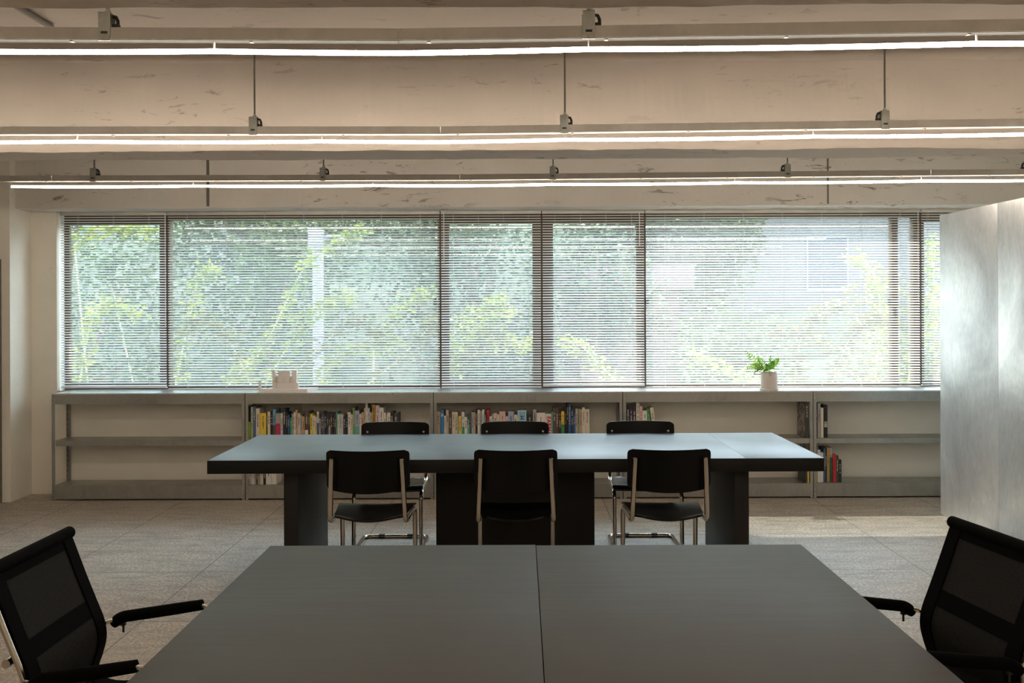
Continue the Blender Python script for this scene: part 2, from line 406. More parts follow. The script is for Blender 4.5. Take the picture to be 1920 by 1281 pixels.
# windows: dark bronze frames with panes
YFz = 9.02
def X(px, d=YFz): return at(px, 570, d).x
frames = [(119, 305, 'sash'), (318, 821, 'fixed'), (832, 1005, 'sash'), (1027, 1200, 'sash'), (1211, 1673, 'fixed'), (1684, 1713, 'fixed'), (1723, 1890, 'sash')]
ring = MB()
ring.box(WX0, WX1, YFz, YFz + .09, WZ1 - .072, WZ1).box(WX0, WX1, YFz, YFz + .09, WZ0, WZ0 + .025)
for a, b_ in ((107, 122), (305, 318), (821, 832), (1005, 1027), (1200, 1211), (1673, 1684), (1713, 1723)):
    ring.box(max(WX0, X(a)), X(b_), YFz, YFz + .09, WZ0 + .025, WZ1 - .072)
ring.box(X(1890), WX1, YFz, YFz + .09, WZ0 + .025, WZ1 - .072)
struct('window_frame', ring, M['bronze'], 'dark bronze frame of the long window', 'window frame')
for i, (a, b_, k) in enumerate(frames):
    x0, x1 = X(a), X(b_)
    r = thing('window_%d' % (i + 1), ((x0 + x1) / 2, YFz + .04, WZ0 + .03), kind='structure', label='%s pane %d of the long window' % (k, i + 1), cat='window')
    o_ = r.location
    z0, z1 = WZ0 + .025, WZ1 - .072
    if k == 'sash':
        q = MB().box(x0, x1, YFz + .01, YFz + .05, z1 - .035, z1).box(x0, x1, YFz + .01, YFz + .05, z0, z0 + .04)
        q.box(x0, x0 + .05, YFz + .01, YFz + .05, z0 + .04, z1 - .035).box(x1 - .03, x1, YFz + .01, YFz + .05, z0 + .04, z1 - .035)
        q.build('sash_frame', M['bronze'], r, o_)
        z0 += .04; z1 -= .035
    MB().box(x0, x1, YFz + .045, YFz + .051, z0, z1).build('pane', M['glass'], r, o_)
for px in (816, 1214, 1668):
    p = at(px, 566, YFz - .02)
    MB().box(p.x - .012, p.x + .012, YFz - .03, YFz, p.z - .03, p.z + .03).build('window_catch', M['dark_metal']).__setitem__('kind', 'structure')

# ------------------------------------------------------------------ venetian blinds
YB = 8.925
def make_blind(x0, x1, label, zbot=0.925, wand=None, ladders=3, wl_=0.9, sag=0.0):
    zt = WZ1 - .004
    r = thing('venetian_blind', ((x0 + x1) / 2, YB, zbot), label=label, cat='blind', group='white venetian blinds across the long window')
    o_ = r.location
    MB().box(x0, x1, YB - .016, YB + .012, zt - .034, zt).build('headrail', M['strut'], r, o_, bevel=.002)
    MB().box(x0 + .002, x1 - .002, YB - .013, YB + .013, zbot, zbot + .012).build('bottom_rail', M['slat'], r, o_, bevel=.002)
    s = MB(); pitch = 0.0226; z = zt - .05; k = 0; tilt = R(24.5)
    while z > zbot + .02:
        t = tilt + R(noise.noise((x0, k * .35, 1.7)) * 3.0)
        dz0 = noise.noise((x0 * 3, k * .9, .4)) * .0010 ; dz1 = noise.noise((x1 * 3, k * .9, 8.4)) * .0010
        prof = []
        for j in range(5):
            a = -1 + j * .5; yy = a * .0125; zz = (1 - a * a) * .0022
            prof.append((yy * math.cos(t) - zz * math.sin(t), yy * math.sin(t) + zz * math.cos(t)))
        vs_ = []
        nx = 6
        for q in range(nx + 1):
            u = q / nx
            x = x0 + .003 + (x1 - x0 - .006) * u
            dz = dz0 * (1 - u) + dz1 * u
            for (yy, zz) in prof: vs_.append((x, YB + yy, z + zz + dz))
        for q in range(nx + 1):
            u = q / nx; x = x0 + .003 + (x1 - x0 - .006) * u; dz = dz0 * (1 - u) + dz1 * u
            for (yy, zz) in prof: vs_.append((x, YB + yy, z + zz + dz - .0004))
        n1 = (nx + 1) * 5; fs = []
        for q in range(nx):
            for j in range(4):
                a = q * 5 + j; fs.append((a, a + 5, a + 6, a + 1)); fs.append((n1 + a, n1 + a + 1, n1 + a + 6, n1 + a + 5))
            fs.append((q * 5, n1 + q * 5, n1 + q * 5 + 5, q * 5 + 5)); fs.append((q * 5 + 4, q * 5 + 9, n1 + q * 5 + 9, n1 + q * 5 + 4))
        s.add(vs_, fs); z -= pitch; k += 1
    s.build('slats', M['slat'], r, o_, recalc=False, smooth=True)
    c = MB()
    for i in range(ladders):
        x = x0 + (x1 - x0) * (0.5 + i) / ladders if ladders > 2 else x0 + (x1 - x0) * (.2 + .6 * i)
        for yy in (-.0135, .0135): c.box(x - .0008, x + .0008, YB + yy - .0008, YB + yy + .0008, zbot + .01, zt - .03)
    c.build('ladder_cords', M['cord'], r, o_, recalc=False)
    if wand is not None:
        MB().tube([(wand, YB - .022, zt - .02), (wand, YB - .024, zt - .02 - wl_)], .0035, 8).build('wand', M['white_plastic'], r, o_, smooth=True)
    return r
def B(px): return at(px, 570, YB).x
make_blind(B(114), B(313), 'white venetian blind over the leftmost narrow window, beside the corner', .925, B(316) - .02, 3, 1.0)
make_blind(B(315), B(825), 'wide white venetian blind behind the white architectural model', .91, None, 7)
make_blind(B(827), B(1015), 'white venetian blind just left of the thick double mullion', .915, B(833), 4, .45)
make_blind(B(1017), B(1208.5), 'white venetian blind just right of the thick double mullion', .925, B(1199), 4, .3)
make_blind(B(1210.5), B(1725), 'wide white venetian blind behind the potted fern', .91, B(1720), 7, .8)
make_blind(B(1727), WX1 - .01, 'white venetian blind partly hidden by the tall metal cabinet', .92, None, 5)

# ------------------------------------------------------------------ suspended lamps
ZR = 2.56
def lamp(rail_px, hooks, hangers, label, xl, xr, tube_l=None, joints=(), ear=1, cover=False):
    pts = [onz(px, py, ZR) for px, py in rail_px]
    a = pts[0] + (pts[0] - pts[1]).normalized() * ((pts[0].x - xl)); b_ = pts[-1] + (pts[-1] - pts[-2]).normalized() * ((xr - pts[-1].x))
    ends = [a] + pts[1:-1] + [b_]
    def yat(x):
        for i in range(len(ends) - 1):
            if x <= ends[i + 1].x or i == len(ends) - 2:
                t = (x - ends[i].x) / (ends[i + 1].x - ends[i].x); return ends[i].y + t * (ends[i + 1].y - ends[i].y)
    r = thing('suspended_light', (0, yat(0), ZR), label=label, cat='ceiling light', group='glowing tubes hung under steel rails')
    o_ = Vector(r.location)
    js = [xl] + [at(px, 50, yat(0)).x for px in joints] + [xr]
    for i in range(len(js) - 1):
        x0, x1 = js[i] + .0015, js[i + 1] - .0015
        q = MB()
        n = 8
        for k in range(n):
            xa, xb = x0 + (x1 - x0) * k / n, x0 + (x1 - x0) * (k + 1) / n
            ya, yb = yat(xa), yat(xb)
            for (dy0, dy1, dz0, dz1) in ((-.0205, -.018, -.0205, .0205), (.018, .0205, -.0205, .0205), (-.018, .018, .018, .0205), (-.018, -.014, -.0205, -.0175), (.012, .018, -.0205, -.0175)):
                q.add([(x, y + dy, ZR + dz) for dz in (dz0, dz1) for (x, y) in ((xa, ya), (xb, yb)) for dy in (dy0, dy1)],
                      [(0, 1, 3, 2), (4, 6, 7, 5), (0, 4, 5, 1), (2, 3, 7, 6), (0, 2, 6, 4), (1, 5, 7, 3)])
        rl = q.build('rail', M['strut'], r, o_)
        if cover:  # dark strip added to paint the open channel's underside as shade
            cv = MB()
            for k in range(n):
                xa, xb = x0 + (x1 - x0) * k / n, x0 + (x1 - x0) * (k + 1) / n
                cv.add([(x, yat(x) + dy, ZR + dz) for dz in (-.0225, -.0206) for x in (xa, xb) for dy in (-.0190, .0205)], [(0, 1, 3, 2), (4, 6, 7, 5), (0, 4, 5, 1), (2, 3, 7, 6), (0, 2, 6, 4), (1, 5, 7, 3)])
            cv.build('rail_shade_strip', M['dark_metal'], rl, o_)
    tl = xl if tube_l is None else at(tube_l, 349, yat(0)).x
    hx = [at(px, 100, yat(0)).x for px in hooks]
    span = (hx[-1] - hx[0]) / (len(hx) - 1) if len(hx) > 1 else 2
    while hx[0] - span > tl + .2: hx.insert(0, hx[0] - span)
    while hx[-1] + span < xr - .2: hx.append(hx[-1] + span)
    seg = [tl] + hx + [xr - .05]
    for i in range(len(seg) - 1):
        x0, x1 = seg[i], seg[i + 1]; L = x1 - x0
        pp = []
        for k in range(13):
            t = k / 12; x = x0 + .0015 + (L - .003) * t
            sag = .0045 * 4 * t * (1 - t) * min(1, L / 1.3)
            pp.append((x, yat(x) - .002, ZR - .0555 - sag))
        MB().tube(pp, .0088, 10).build('light_tube', M['tube'], r, o_, smooth=True)
    for x in hx:
        y = yat(x)
        MB().box(x - .002, x + .002, y - .004, y + .004, ZR - .05, ZR - .018).build('tube_hook', M['clear'], r, o_)
    x = seg[0] + .25
    while x < xr - .2:
        y = yat(x)
        MB().box(x - .006, x + .006, y - .012, y + .008, ZR - .026, ZR - .0205).build('rail_clip', M['conduit'], r, o_)
        x += span * .47
    for px in hangers:
        x = at(px, 60, yat(0)).x; y = yat(x)
        hb = MB().box(x - .021, x + .021, y - .0235, y - .0208, ZR - .026, ZR + .070)
        hb.box(x - .021, x + .021, y + .0208, y + .0235, ZR - .018, ZR + .070).box(x - .021, x + .021, y - .0235, y + .0235, ZR + .070, ZR + .0725)
        h = hb.build('hanger_bracket', M['bracket'], r, o_, bevel=.0008)
        MB().box(x - .011, x + .011, y - .0245, y - .0234, ZR - .002, ZR + .006).build('slot', M['dark_metal'], h, o_)
        MB().box(x - .018, x - .008, y - .0250, y - .0234, ZR - .021, ZR - .014).box(x + .004, x + .014, y - .0250, y - .0234, ZR - .021, ZR - .014).build('teeth', M['strut'], h, o_)
        s_ = ear if x < 1.2 else -ear
        e = MB().tube([(x + s_ * .020, y, ZR + .062), (x + s_ * .032, y, ZR + .060), (x + s_ * .038, y, ZR + .046), (x + s_ * .038, y, ZR + .024)], .006, 8)
        e.box(x + s_ * .021, x + s_ * .043, y - .010, y + .010, ZR + .021, ZR + .034)
        e.build('clamp_ear', M['dark_metal'], h, o_, smooth=True)
        MB().lathe([(.010, 0), (.010, .009), (.007, .010), (.007, .0165)], 6, (x + .004, y, ZR + .0725)).build('nut', M['bracket'], h, o_)
        MB().tube([(x + .004, y, ZR + .075), (x + .004, y, ZC)], .0048, 10).build('threaded_rod', M['rod'], r, o_, smooth=True)
    return r
lamp([(0, 64.5), (747, 67.5), (1920, 50)], [402, 1103, 1815], [203, 1103], 'glowing tube light nearest the camera, across the top of the view', -3.6, 3.9, None, (747,), cover=True)
lamp([(0, 246), (828, 245.5), (1920, 231)], [146, 602, 1058, 1516], [475, 1057, 1644], 'glowing tube light hung on long rods before the deep beam', -4.2, 4.0, None, (825,))
lamp([(0, 335.5), (860, 333), (1920, 323)], [361, 697, 1034, 1373, 1714], [175, 604, 1035, 1469, 1905], 'glowing tube light nearest the window', at(-12, 335, 7.15).x, 4.1, 22, (98, 861, 1729))
for k, y in enumerate((1.60, -0.85)):
    # the rows continue over and behind the camera
    r = thing('suspended_light', (0, y, ZR), label=('glowing tube light directly over the camera', 'glowing tube light behind the camera')[k], cat='ceiling light', group='glowing tubes hung under steel rails')
    o_ = Vector(r.location)
    MB().box(-4, 4, y - .0205, y - .018, ZR - .02, ZR + .02).box(-4, 4, y + .018, y + .0205, ZR - .02, ZR + .02).box(-4, 4, y - .018, y + .018, ZR + .018, ZR + .02).build('rail', M['strut'], r, o_)
    MB().tube([(-4, y, ZR - .0575), (4, y, ZR - .0575)], .0088, 10).build('light_tube', M['tube'], r, o_, smooth=True)
    for x in (-3, -1.2, .6, 2.4):
        MB().tube([(x, y, ZR + .019), (x, y, ZC)], .0048, 8).build('threaded_rod', M['rod'], r, o_, smooth=True)
    MB().box(-3.999, -3.99, y - .004, y + .004, ZR - .05, ZR - .018).box(3.99, 3.999, y - .004, y + .004, ZR - .05, ZR - .018).build('tube_hook', M['clear'], r, o_)
# conduit on the slab at top left
a_, b_ = onz(14, 2, ZC - .015), onz(96, 50, ZC - .015)
d_ = (b_ - a_).normalized()
cd = MB().tube([a_ - d_ * .6, b_], .015, 10).build('ceiling_conduit', M['conduit'], smooth=True)
tag(cd, 'short dark conduit running along the ceiling slab at top left', 'conduit')

# ------------------------------------------------------------------ shelving
YS0, YS1 = 8.55, 8.855
ZT, ZM, ZB = 0.908, 0.505, 0.125
joints_px = [97, 459.5, 813, 1168, 1525]
xs = [at(p, 830, YS0).x for p in joints_px] + [at(1525, 830, YS0).x + 1.615]
sh_labels = ['galvanised steel shelf unit with empty shelves at the left corner', 'galvanised steel shelf unit with the longest row of books, under the white model',
             'galvanised steel shelf unit behind the middle chairs, full of books', 'galvanised steel shelf unit under the potted fern, almost empty',
             'galvanised steel shelf unit running behind the tall metal cabinet']
def post(x, s, y, t, z1):
    """perforated angle post: faces along x (width .027) and along y"""
    q = MB()
    x0, x1 = (x, x + s * .027)
    q.box(x0, x1, y, y + t * .0018, 0, z1)                      # face
    ya, yb = y, y + t * .034
    q.box(x0, x0 + s * .0018, ya, yb, 0, z1)
    n = int(z1 / .045)
    return q, n
for i in range(5):
    x0, x1 = xs[i] + .001, xs[i + 1] - .001
    r = thing('shelf_unit', ((x0 + x1) / 2, (YS0 + YS1) / 2, 0), label=sh_labels[i], cat='shelf', group='galvanised shelf units along the window wall')
    o_ = Vector(r.location)
    for xx, s in ((x0, 1), (x1, -1)):
        for yy, t in ((YS0, 1), (YS1, -1)):
            q, n = post(xx, s, yy, t, ZT)
            p_ = q.build('post', M['galv'], r, o_)
            hl = MB()
            for k in range(n):
                z = .02 + k * .045
                hl.box(xx + s * .0017, xx + s * .0024, yy + t * .012, yy + t * .022, z, z + .02)
            hl.build('holes', M['dark_metal'], p_, o_)
            if t == 1:
                rv = MB()
                for z in (ZT - .022, ZT - .055, .035, .075, .012):
                    rv.box(xx + s * .009, xx + s * .014, YS0 - .0016, YS0 + .001, z - .003, z + .003)
                rv.build('bolts', M['white_plastic'] if i else M['dark_metal'], p_, o_)
    xa, xb = x0 + .027, x1 - .027
    MB().box(x0, x1, YS0 - .0005, YS1, ZT - .001, ZT + .0015).box(x0, x1, YS0 - .0022, YS0 - .0004, ZT - .010, ZT + .0015).build('top_shelf', M['galv_lit'], r, o_)
    MB().box(x0 + .02, x1 - .02, YS0 - .0016, YS0 + .0004, ZT - .089, ZT - .011).build('top_fascia', M['galv'], r, o_)
    MB().box(x0 + .004, x1 - .004, YS0 + .012, YS1 - .004, ZM - .002, ZM).box(x0 + .028, x1 - .028, YS0 + .010, YS0 + .012, ZM - .042, ZM).build('middle_shelf', M['galv'], r, o_)
    MB().box(x0 + .004, x1 - .004, YS0 + .006, YS1 - .004, ZB - .002, ZB).box(x0 + .020, x1 - .020, YS0 - .0016, YS0 + .0004, .014, ZB).build('bottom_shelf', M['galv'], r, o_)
    MB().box(x0 + .028, x1 - .028, YS1 - .004, YS1 - .002, ZT - .08, ZT - .002).build('rear_rail', M['galv'], r, o_)

# ------------------------------------------------------------------ far table
def slabpart(name, x0, x1, y0, y1, z0, z1, mat, parent, off, bev=.0015, em=None):
    o = MB().box(x0, x1, y0, y1, z0, z1).build(name, mat, parent, off, bevel=bev)
    if em:
        o.data.materials.append(em)
        for p in o.data.polygons:
            if abs(p.normal.z) < .5: p.material_index = 1
    return o
TX0, TX1, TY0, TY1, TT = -1.832, 1.762, 5.868, 7.065, .74
r = thing('conference_table', ((TX0 + TX1) / 2, (TY0 + TY1) / 2, 0), rz=0.004, label='long black meeting table standing between the six cantilever chairs', cat='table')
o_ = Vector(r.location)
for xa, xb in ((TX0, 1.3070), (1.3080, TX1)):
    slabpart('tabletop', xa, xb, TY0, TY1, TT - .078, TT, M['top_far'], r, o_, .0012, M['edge'])
slabpart('leg', -1.408, -1.325, 5.96, 6.90, 0, TT - .078, M['leg_panel'], r, o_)
slabpart('leg', 1.258, 1.342, 5.96, 6.90, 0, TT - .078, M['leg_panel'], r, o_)
slabpart('centre_leg', -.545, .462, 6.41, 6.50, 0, TT - .078, M['leg_panel'], r, o_)
# near desks
for (xa, xb, y1, lab, side) in ((-.935, .0505, 3.748, 'dark grey desk forming the left half of the near table', -1), (.0525, 1.034, 3.738, 'dark grey desk forming the right half of the near table', 1)):
    r = thing('desk', ((xa + xb) / 2, 2.65, 0), label=lab, cat='table', group='pair of desks pushed together in the foreground')
    o_ = Vector(r.location)
    slabpart('tabletop', xa, xb, 1.50, y1, .702, .74, M['top_near'], r, o_, .0012, M['edge'])
    slabpart('leg', xa + .22, xb - .22, 3.42, 3.48, 0, .702, M['leg_panel'], r, o_)
    slabpart('leg', xa + .22, xb - .22, 1.80, 1.86, 0, .702, M['leg_panel'], r, o_)
    slabpart('beam', (xa + xb) / 2 - .03, (xa + xb) / 2 + .03, 1.86, 3.42, .58, .702, M['leg_panel'], r, o_)

# ------------------------------------------------------------------ cantilever chairs (facing local +Y)
def make_cantilever():
    r = thing('cantilever_chair')
    z = .405
    L = []
    for s in (-1, 1):
        L.append([(s * .198, -.262, .768), (s * .214, -.222, z), (s * .222, .215, z), (s * .222, .235, .0125), (s * .222, -.235, .0125)])
    path = fillet(L[0] + [tuple((-p[0], p[1], p[2])) for p in [L[0][-1]]] + [(-p[0], p[1], p[2]) for p in L[0][-2::-1]], .055, 6)
    MB().tube(path, .0142, 12).build('frame', M['chrome'], r, smooth=True)
    for s in (-1, 1):
        MB().lathe([(.0127, 0), (.0127, .004), (.008, .006)], 12, (s * .198, -.262, .767)).build('tube_cap', M['chrome'], r, smooth=True)
        MB().box(s * .10 - .022, s * .10 + .022, -.249, -.221, 0, .028).build('glide', M['rubber'], r, bevel=.003)
    # backrest: rounded curved plywood
    def sheet(hw, z0, z1, rad, bow, y0, lean, th, nx=24, nz=12, botbow=.018):
        g = []
        for i in range(nz + 1):
            row = []
            t = i / nz; zz = z0 + (z1 - z0) * t
            d = min(zz - z0, z1 - zz); w_ = hw
            if d < rad: w_ = hw - rad + math.sqrt(max(0, rad * rad - (rad - d) ** 2))
            for j in range(nx + 1):
                u = -1 + 2 * j / nx; x = w_ * u
                yy = y0 - bow * (1 - (x / hw) ** 2) - lean * (zz - z0)
                row.append((x, yy, zz - botbow * (1 - t) * (1 - (x / hw) ** 2)))
            g.append(row)
        return g
    zs = sheet(.238, .588, .816, .028, .075, -.190, .11, .010, nz=24)
    MB().slab(zs, .010, lambda i, j: (0, 1, 0)).build('backrest', M['black_ply'], r, smooth=True)
    for s in (-1, 1):
        MB().tube([(s * .198, -.232, .752), (s * .198, -.2155, .752)], .008, 12).build('screw', M['chrome'], r, smooth=True)
    g = []
    for i in range(15):
        t = i / 14; y = -.215 + .445 * t
        w_ = .196 + .040 * t
        if t < .12: w_ -= .045 * (1 - t / .12) ** 2
        if t > .93: w_ -= .012 * ((t - .93) / .07) ** 2
        row = []
        for j in range(21):
            u = -1 + 2 * j / 20
            zz = .420 - .016 * (1 - u * u) * (1 - .7 * t) + .010 * math.sin(t * 1.6) - (.018 * ((t - .8) / .2) ** 2 if t > .8 else 0)
            yy = y - (.022 * (1 - u * u) * (1 - t) ** 3)
            row.append((w_ * u, yy, zz))
        g.append(row)
    MB().slab(g, .012, lambda i, j: (0, 0, 1)).build('seat', M['black_seat'], r, smooth=True)
    return r
ch = make_cantilever(); first = True
spots = [(-.878, 5.965, 0, 'black cantilever chair on the near side of the long table, at its left end'),
         (-.034, 5.965, 0, 'black cantilever chair at the middle of the long table, back towards the camera'),
         (.842, 5.965, 0, 'black cantilever chair on the near side of the long table, at its right end'),
         (-.888, 6.885, math.pi, 'black cantilever chair beyond the long table, left one by the books'),
         (-.047, 6.885, math.pi, 'black cantilever chair beyond the long table, between its two neighbours'),
         (.835, 6.885, math.pi, 'black cantilever chair beyond the long table, rightmost, by the green book')]
for (x, y, a, lab) in spots:
    c_ = ch if first else copy_tree(ch); first = False
    c_.location = (x, y, 0); c_.rotation_euler = (0, 0, a)
    tag(c_, lab, 'chair', 'black cantilever chairs around the long table')

# ------------------------------------------------------------------ office chairs (facing local +X)
PROF = [(-.350, .918), (-.328, .860), (-.298, .780), (-.266, .700), (-.243, .640), (-.238, .590), (-.250, .540), (-.262, .500), (-.250, .465), (-.205, .447), (-.14, .446), (-.04, .450), (.06, .456), (.14, .462), (.20, .458), (.235, .438)]
def smoothp(p, n=4):
    out = []
    P = [p[0]] + list(p) + [p[-1]]
    for i in range(1, len(P) - 2):
        for k in range(n):
            t = k / n
            out.append(tuple(.5 * (2 * P[i][a] + (-P[i - 1][a] + P[i + 1][a]) * t + (2 * P[i - 1][a] - 5 * P[i][a] + 4 * P[i + 1][a] - P[i + 2][a]) * t * t + (-P[i - 1][a] + 3 * P[i][a] - 3 * P[i + 1][a] + P[i + 2][a]) * t ** 3) for a in (0, 1)))
    out.append(tuple(p[-1])); return out
SP = smoothp(PROF)
def pnorm(i):
    a = SP[max(0, i - 1)]; b_ = SP[min(len(SP) - 1, i + 1)]
    t = Vector((b_[0] - a[0], 0, b_[1] - a[1])).normalized()
    return Vector((-t.z, 0, t.x)) * 1.0          # towards the sitter for a downward-running profile
def make_office():
    r = thing('office_chair')
    def strip(i0, i1, y0, y1, lift, th, dip=0.0):
        g = []
        for i in range(i0, i1 + 1):
            n_ = pnorm(i)
            g.append([(SP[i][0] + n_.x * (lift - dip * (1 - (2 * j / 6 - 1) ** 2)), y0 + (y1 - y0) * j / 6, SP[i][1] + n_.z * (lift - dip * (1 - (2 * j / 6 - 1) ** 2))) for j in range(7)])
        return MB().slab(g, th, lambda i, j: pnorm(i0 + i))
    N = len(SP) - 1
    nb = 30
    strip(0, 3, -.186, .186, -.001, .006, .004).build('top_hem', M['sleeve'], r, smooth=True)
    strip(3, 11, -.186, .186, 0, .003, .004).build('net_panel', M['net'], r, smooth=True)
    strip(14, nb, -.186, .186, 0, .003, .004).build('net_panel', M['net'], r, smooth=True)
    strip(11, 14, -.186, .186, -.001, .006, .004).build('cross_band', M['sleeve'], r, smooth=True)
    strip(nb, N, -.186, .186, -.002, .008, .003).build('seat_panel', M['sleeve'], r, smooth=True)
    for s in (-1, 1):
        strip(0, N, s * .184, s * .243, -.004, .012).build('side_hem', M['sleeve'], r, smooth=True)
        pts = [(SP[i][0] - pnorm(i).x * .006, s * .249, SP[i][1] - pnorm(i).z * .006) for i in range(0, N + 1, 2)]
        MB().tube(pts, .009, 10).build('side_rail', M['chrome'], r, smooth=True)
        MB().tube([(SP[12][0] - .03, s * .25, SP[12][1] - .022), (SP[12][0] - .03, s * .222, SP[12][1] - .022)], .012, 12).build('spreader_knob', M['chrome'], r, smooth=True)
        # arm loop
        arm = fillet([(SP[17][0] - .002, s * .258, .630), (-.20, s * .272, .640), (.085, s * .275, .684), (.135, s * .272, .60), (.10, s * .262, .452), (.02, s * .255, .448)], .05, 6)
        a_ = MB().tube(arm, .0095, 10, flat=.8).build('armrest', M['chrome'], r, smooth=True)
        MB().tube(fillet([(-.222, s * .271, .622), (-.195, s * .272, .644), (-.05, s * .275, .664), (.062, s * .275, .681)], .03, 5), [.015] + [.0185] * 12 + [.017], 14).build('arm_sleeve', M['sleeve'], a_, smooth=True)
        MB().box(-.192, -.186, s * .272 - .002, s * .272 + .002, .595, .628).box(-.196, -.182, s * .272 - .006, s * .272 + .006, .617, .627).build('zip_pull', M['rubber'], a_)
    MB().tube([(SP[0][0], -.252, SP[0][1]), (SP[0][0], .252, SP[0][1])], .019, 14).build('top_roll', M['sleeve'], r, smooth=True)
    MB().tube([(SP[0][0], -.258, SP[0][1]), (SP[0][0], .258, SP[0][1])], .010, 12).build('top_rod', M['chrome'], r, smooth=True)
    xk, zk = SP[12][0] - .03, SP[12][1] - .022
    MB().tube(fillet([(xk, -.235, zk), (xk - .018, -.12, zk), (xk - .018, .12, zk), (xk, .235, zk)], .08, 5), .011, 10, flat=.8).build('back_spreader', M['chrome'], r, smooth=True)
    MB().tube([(0, -.245, .432), (0, .245, .432)], .012, 10).box(-.07, .07, -.05, .05, .395, .432).build('seat_spreader', M['chrome'], r, smooth=True)
    MB().lathe([(.030, .10), (.030, .24), (.018, .245), (.018, .40)], 20).build('column', M['chrome'], r, smooth=True)
    for k in range(5):
        a = 2 * math.pi * k / 5 + .3; cx_, sy_ = math.cos(a), math.sin(a)
        l = MB().tube([(cx_ * .02, sy_ * .02, .115), (cx_ * .15, sy_ * .15, .105), (cx_ * .29, sy_ * .29, .075)], [.022, .018, .012], 10).build('base_leg', M['chrome'], r, smooth=True)
        ca = MB()
        tx, ty = -sy_, cx_
        for q in (-.014, .014):
            c0 = Vector((cx_ * .29, sy_ * .29, .027)) + Vector((tx, ty, 0)) * q
            ca.tube([c0 - Vector((tx, ty, 0)) * .007, c0 + Vector((tx, ty, 0)) * .007], .027, 16)
        ca.tube([(cx_ * .29, sy_ * .29, .03), (cx_ * .29, sy_ * .29, .07)], .006, 8)
        ca.build('caster', M['rubber'], l, smooth=True)
    return r
oc = make_office(); oc.location = (-1.078, 2.93, 0)
tag(oc, 'black mesh office chair at the left side of the near desks', 'chair', 'mesh office chairs at the near desks')
oc2 = copy_tree(oc); oc2.location = (1.097, 2.985, 0); oc2.rotation_euler = (0, 0, R(189))
tag(oc2, 'black mesh office chair at the right side of the near desks, before the metal cabinet', 'chair', 'mesh office chairs at the near desks')

# ------------------------------------------------------------------ metal cabinet
r = thing('metal_cabinet', (3.182, 7.66, 0), rz=R(1.3), label='tall galvanised sheet metal cabinet standing at the right edge', cat='cabinet')
MB().box(.016, .66, -4.46, -.001, .05, 2.312).build('body', M['panel'], r, bevel=.002)
MB().box(.05, .62, -4.42, -.04, 0, .05).build('plinth', M['dark_metal'], r)
for k in range(5):
    MB().box(0, .016, -(k + 1) * .891 + .0015, -k * .891 - .0015, .045, 2.314).build('door', M['panel'], r, bevel=.0015)

# ------------------------------------------------------------------ architectural model
P = lambda px, py, d=8.62: at(px, py, d)
p0 = P(484, 733); p1 = P(577, 733)
zt = ZT + .0015
r = thing('architectural_model', ((p0.x + p1.x) / 2, 8.70, zt), label='white card architectural model on a thin base, standing on the shelf top', cat='model')
o_ = Vector(r.location)
def mx_(px): return P(px, 700, 8.70).x
MB().add([(p0.x, 8.60, zt), (p1.x, 8.60, zt), (p1.x + .055, 8.80, zt), (p0.x + .055, 8.80, zt), (p0.x + .02, 8.62, zt + .028), (p1.x, 8.60, zt + .028), (p1.x + .055, 8.80, zt + .028), (p0.x + .07, 8.80, zt + .028)],
         [(0, 3, 2, 1), (4, 5, 6, 7), (0, 1, 5, 4), (1, 2, 6, 5), (2, 3, 7, 6), (3, 0, 4, 7)]).build('model_base', M['card'], r, o_)
zb = zt + .028
def hz(py): return P(500, py, 8.70).z
for nm, a, b2, y0, y1, t in (('tower', 511, 515.5, 8.69, 8.74, 694), ('low_wall', 510, 524, 8.72, 8.74, 706), ('hall', 521.5, 543, 8.70, 8.76, 695.5), ('hall_front', 523, 531, 8.685, 8.70, 697),
                         ('low_wall', 543, 549, 8.72, 8.74, 706.5), ('tower', 548, 556, 8.70, 8.74, 694.5), ('block', 520, 561, 8.66, 8.685, 717.5), ('block', 513, 519, 8.67, 8.70, 717)):
    MB().box(mx_(a), mx_(b2), y0, y1, zb, max(zb + .01, hz(t))).build(nm, M['card'], r, o_)
MB().box(mx_(488.5), mx_(492), 8.64, 8.655, zb, hz(714)).box(mx_(488), mx_(492.5), 8.638, 8.657, zb, hz(721)).build('figure', M['card'], r, o_)

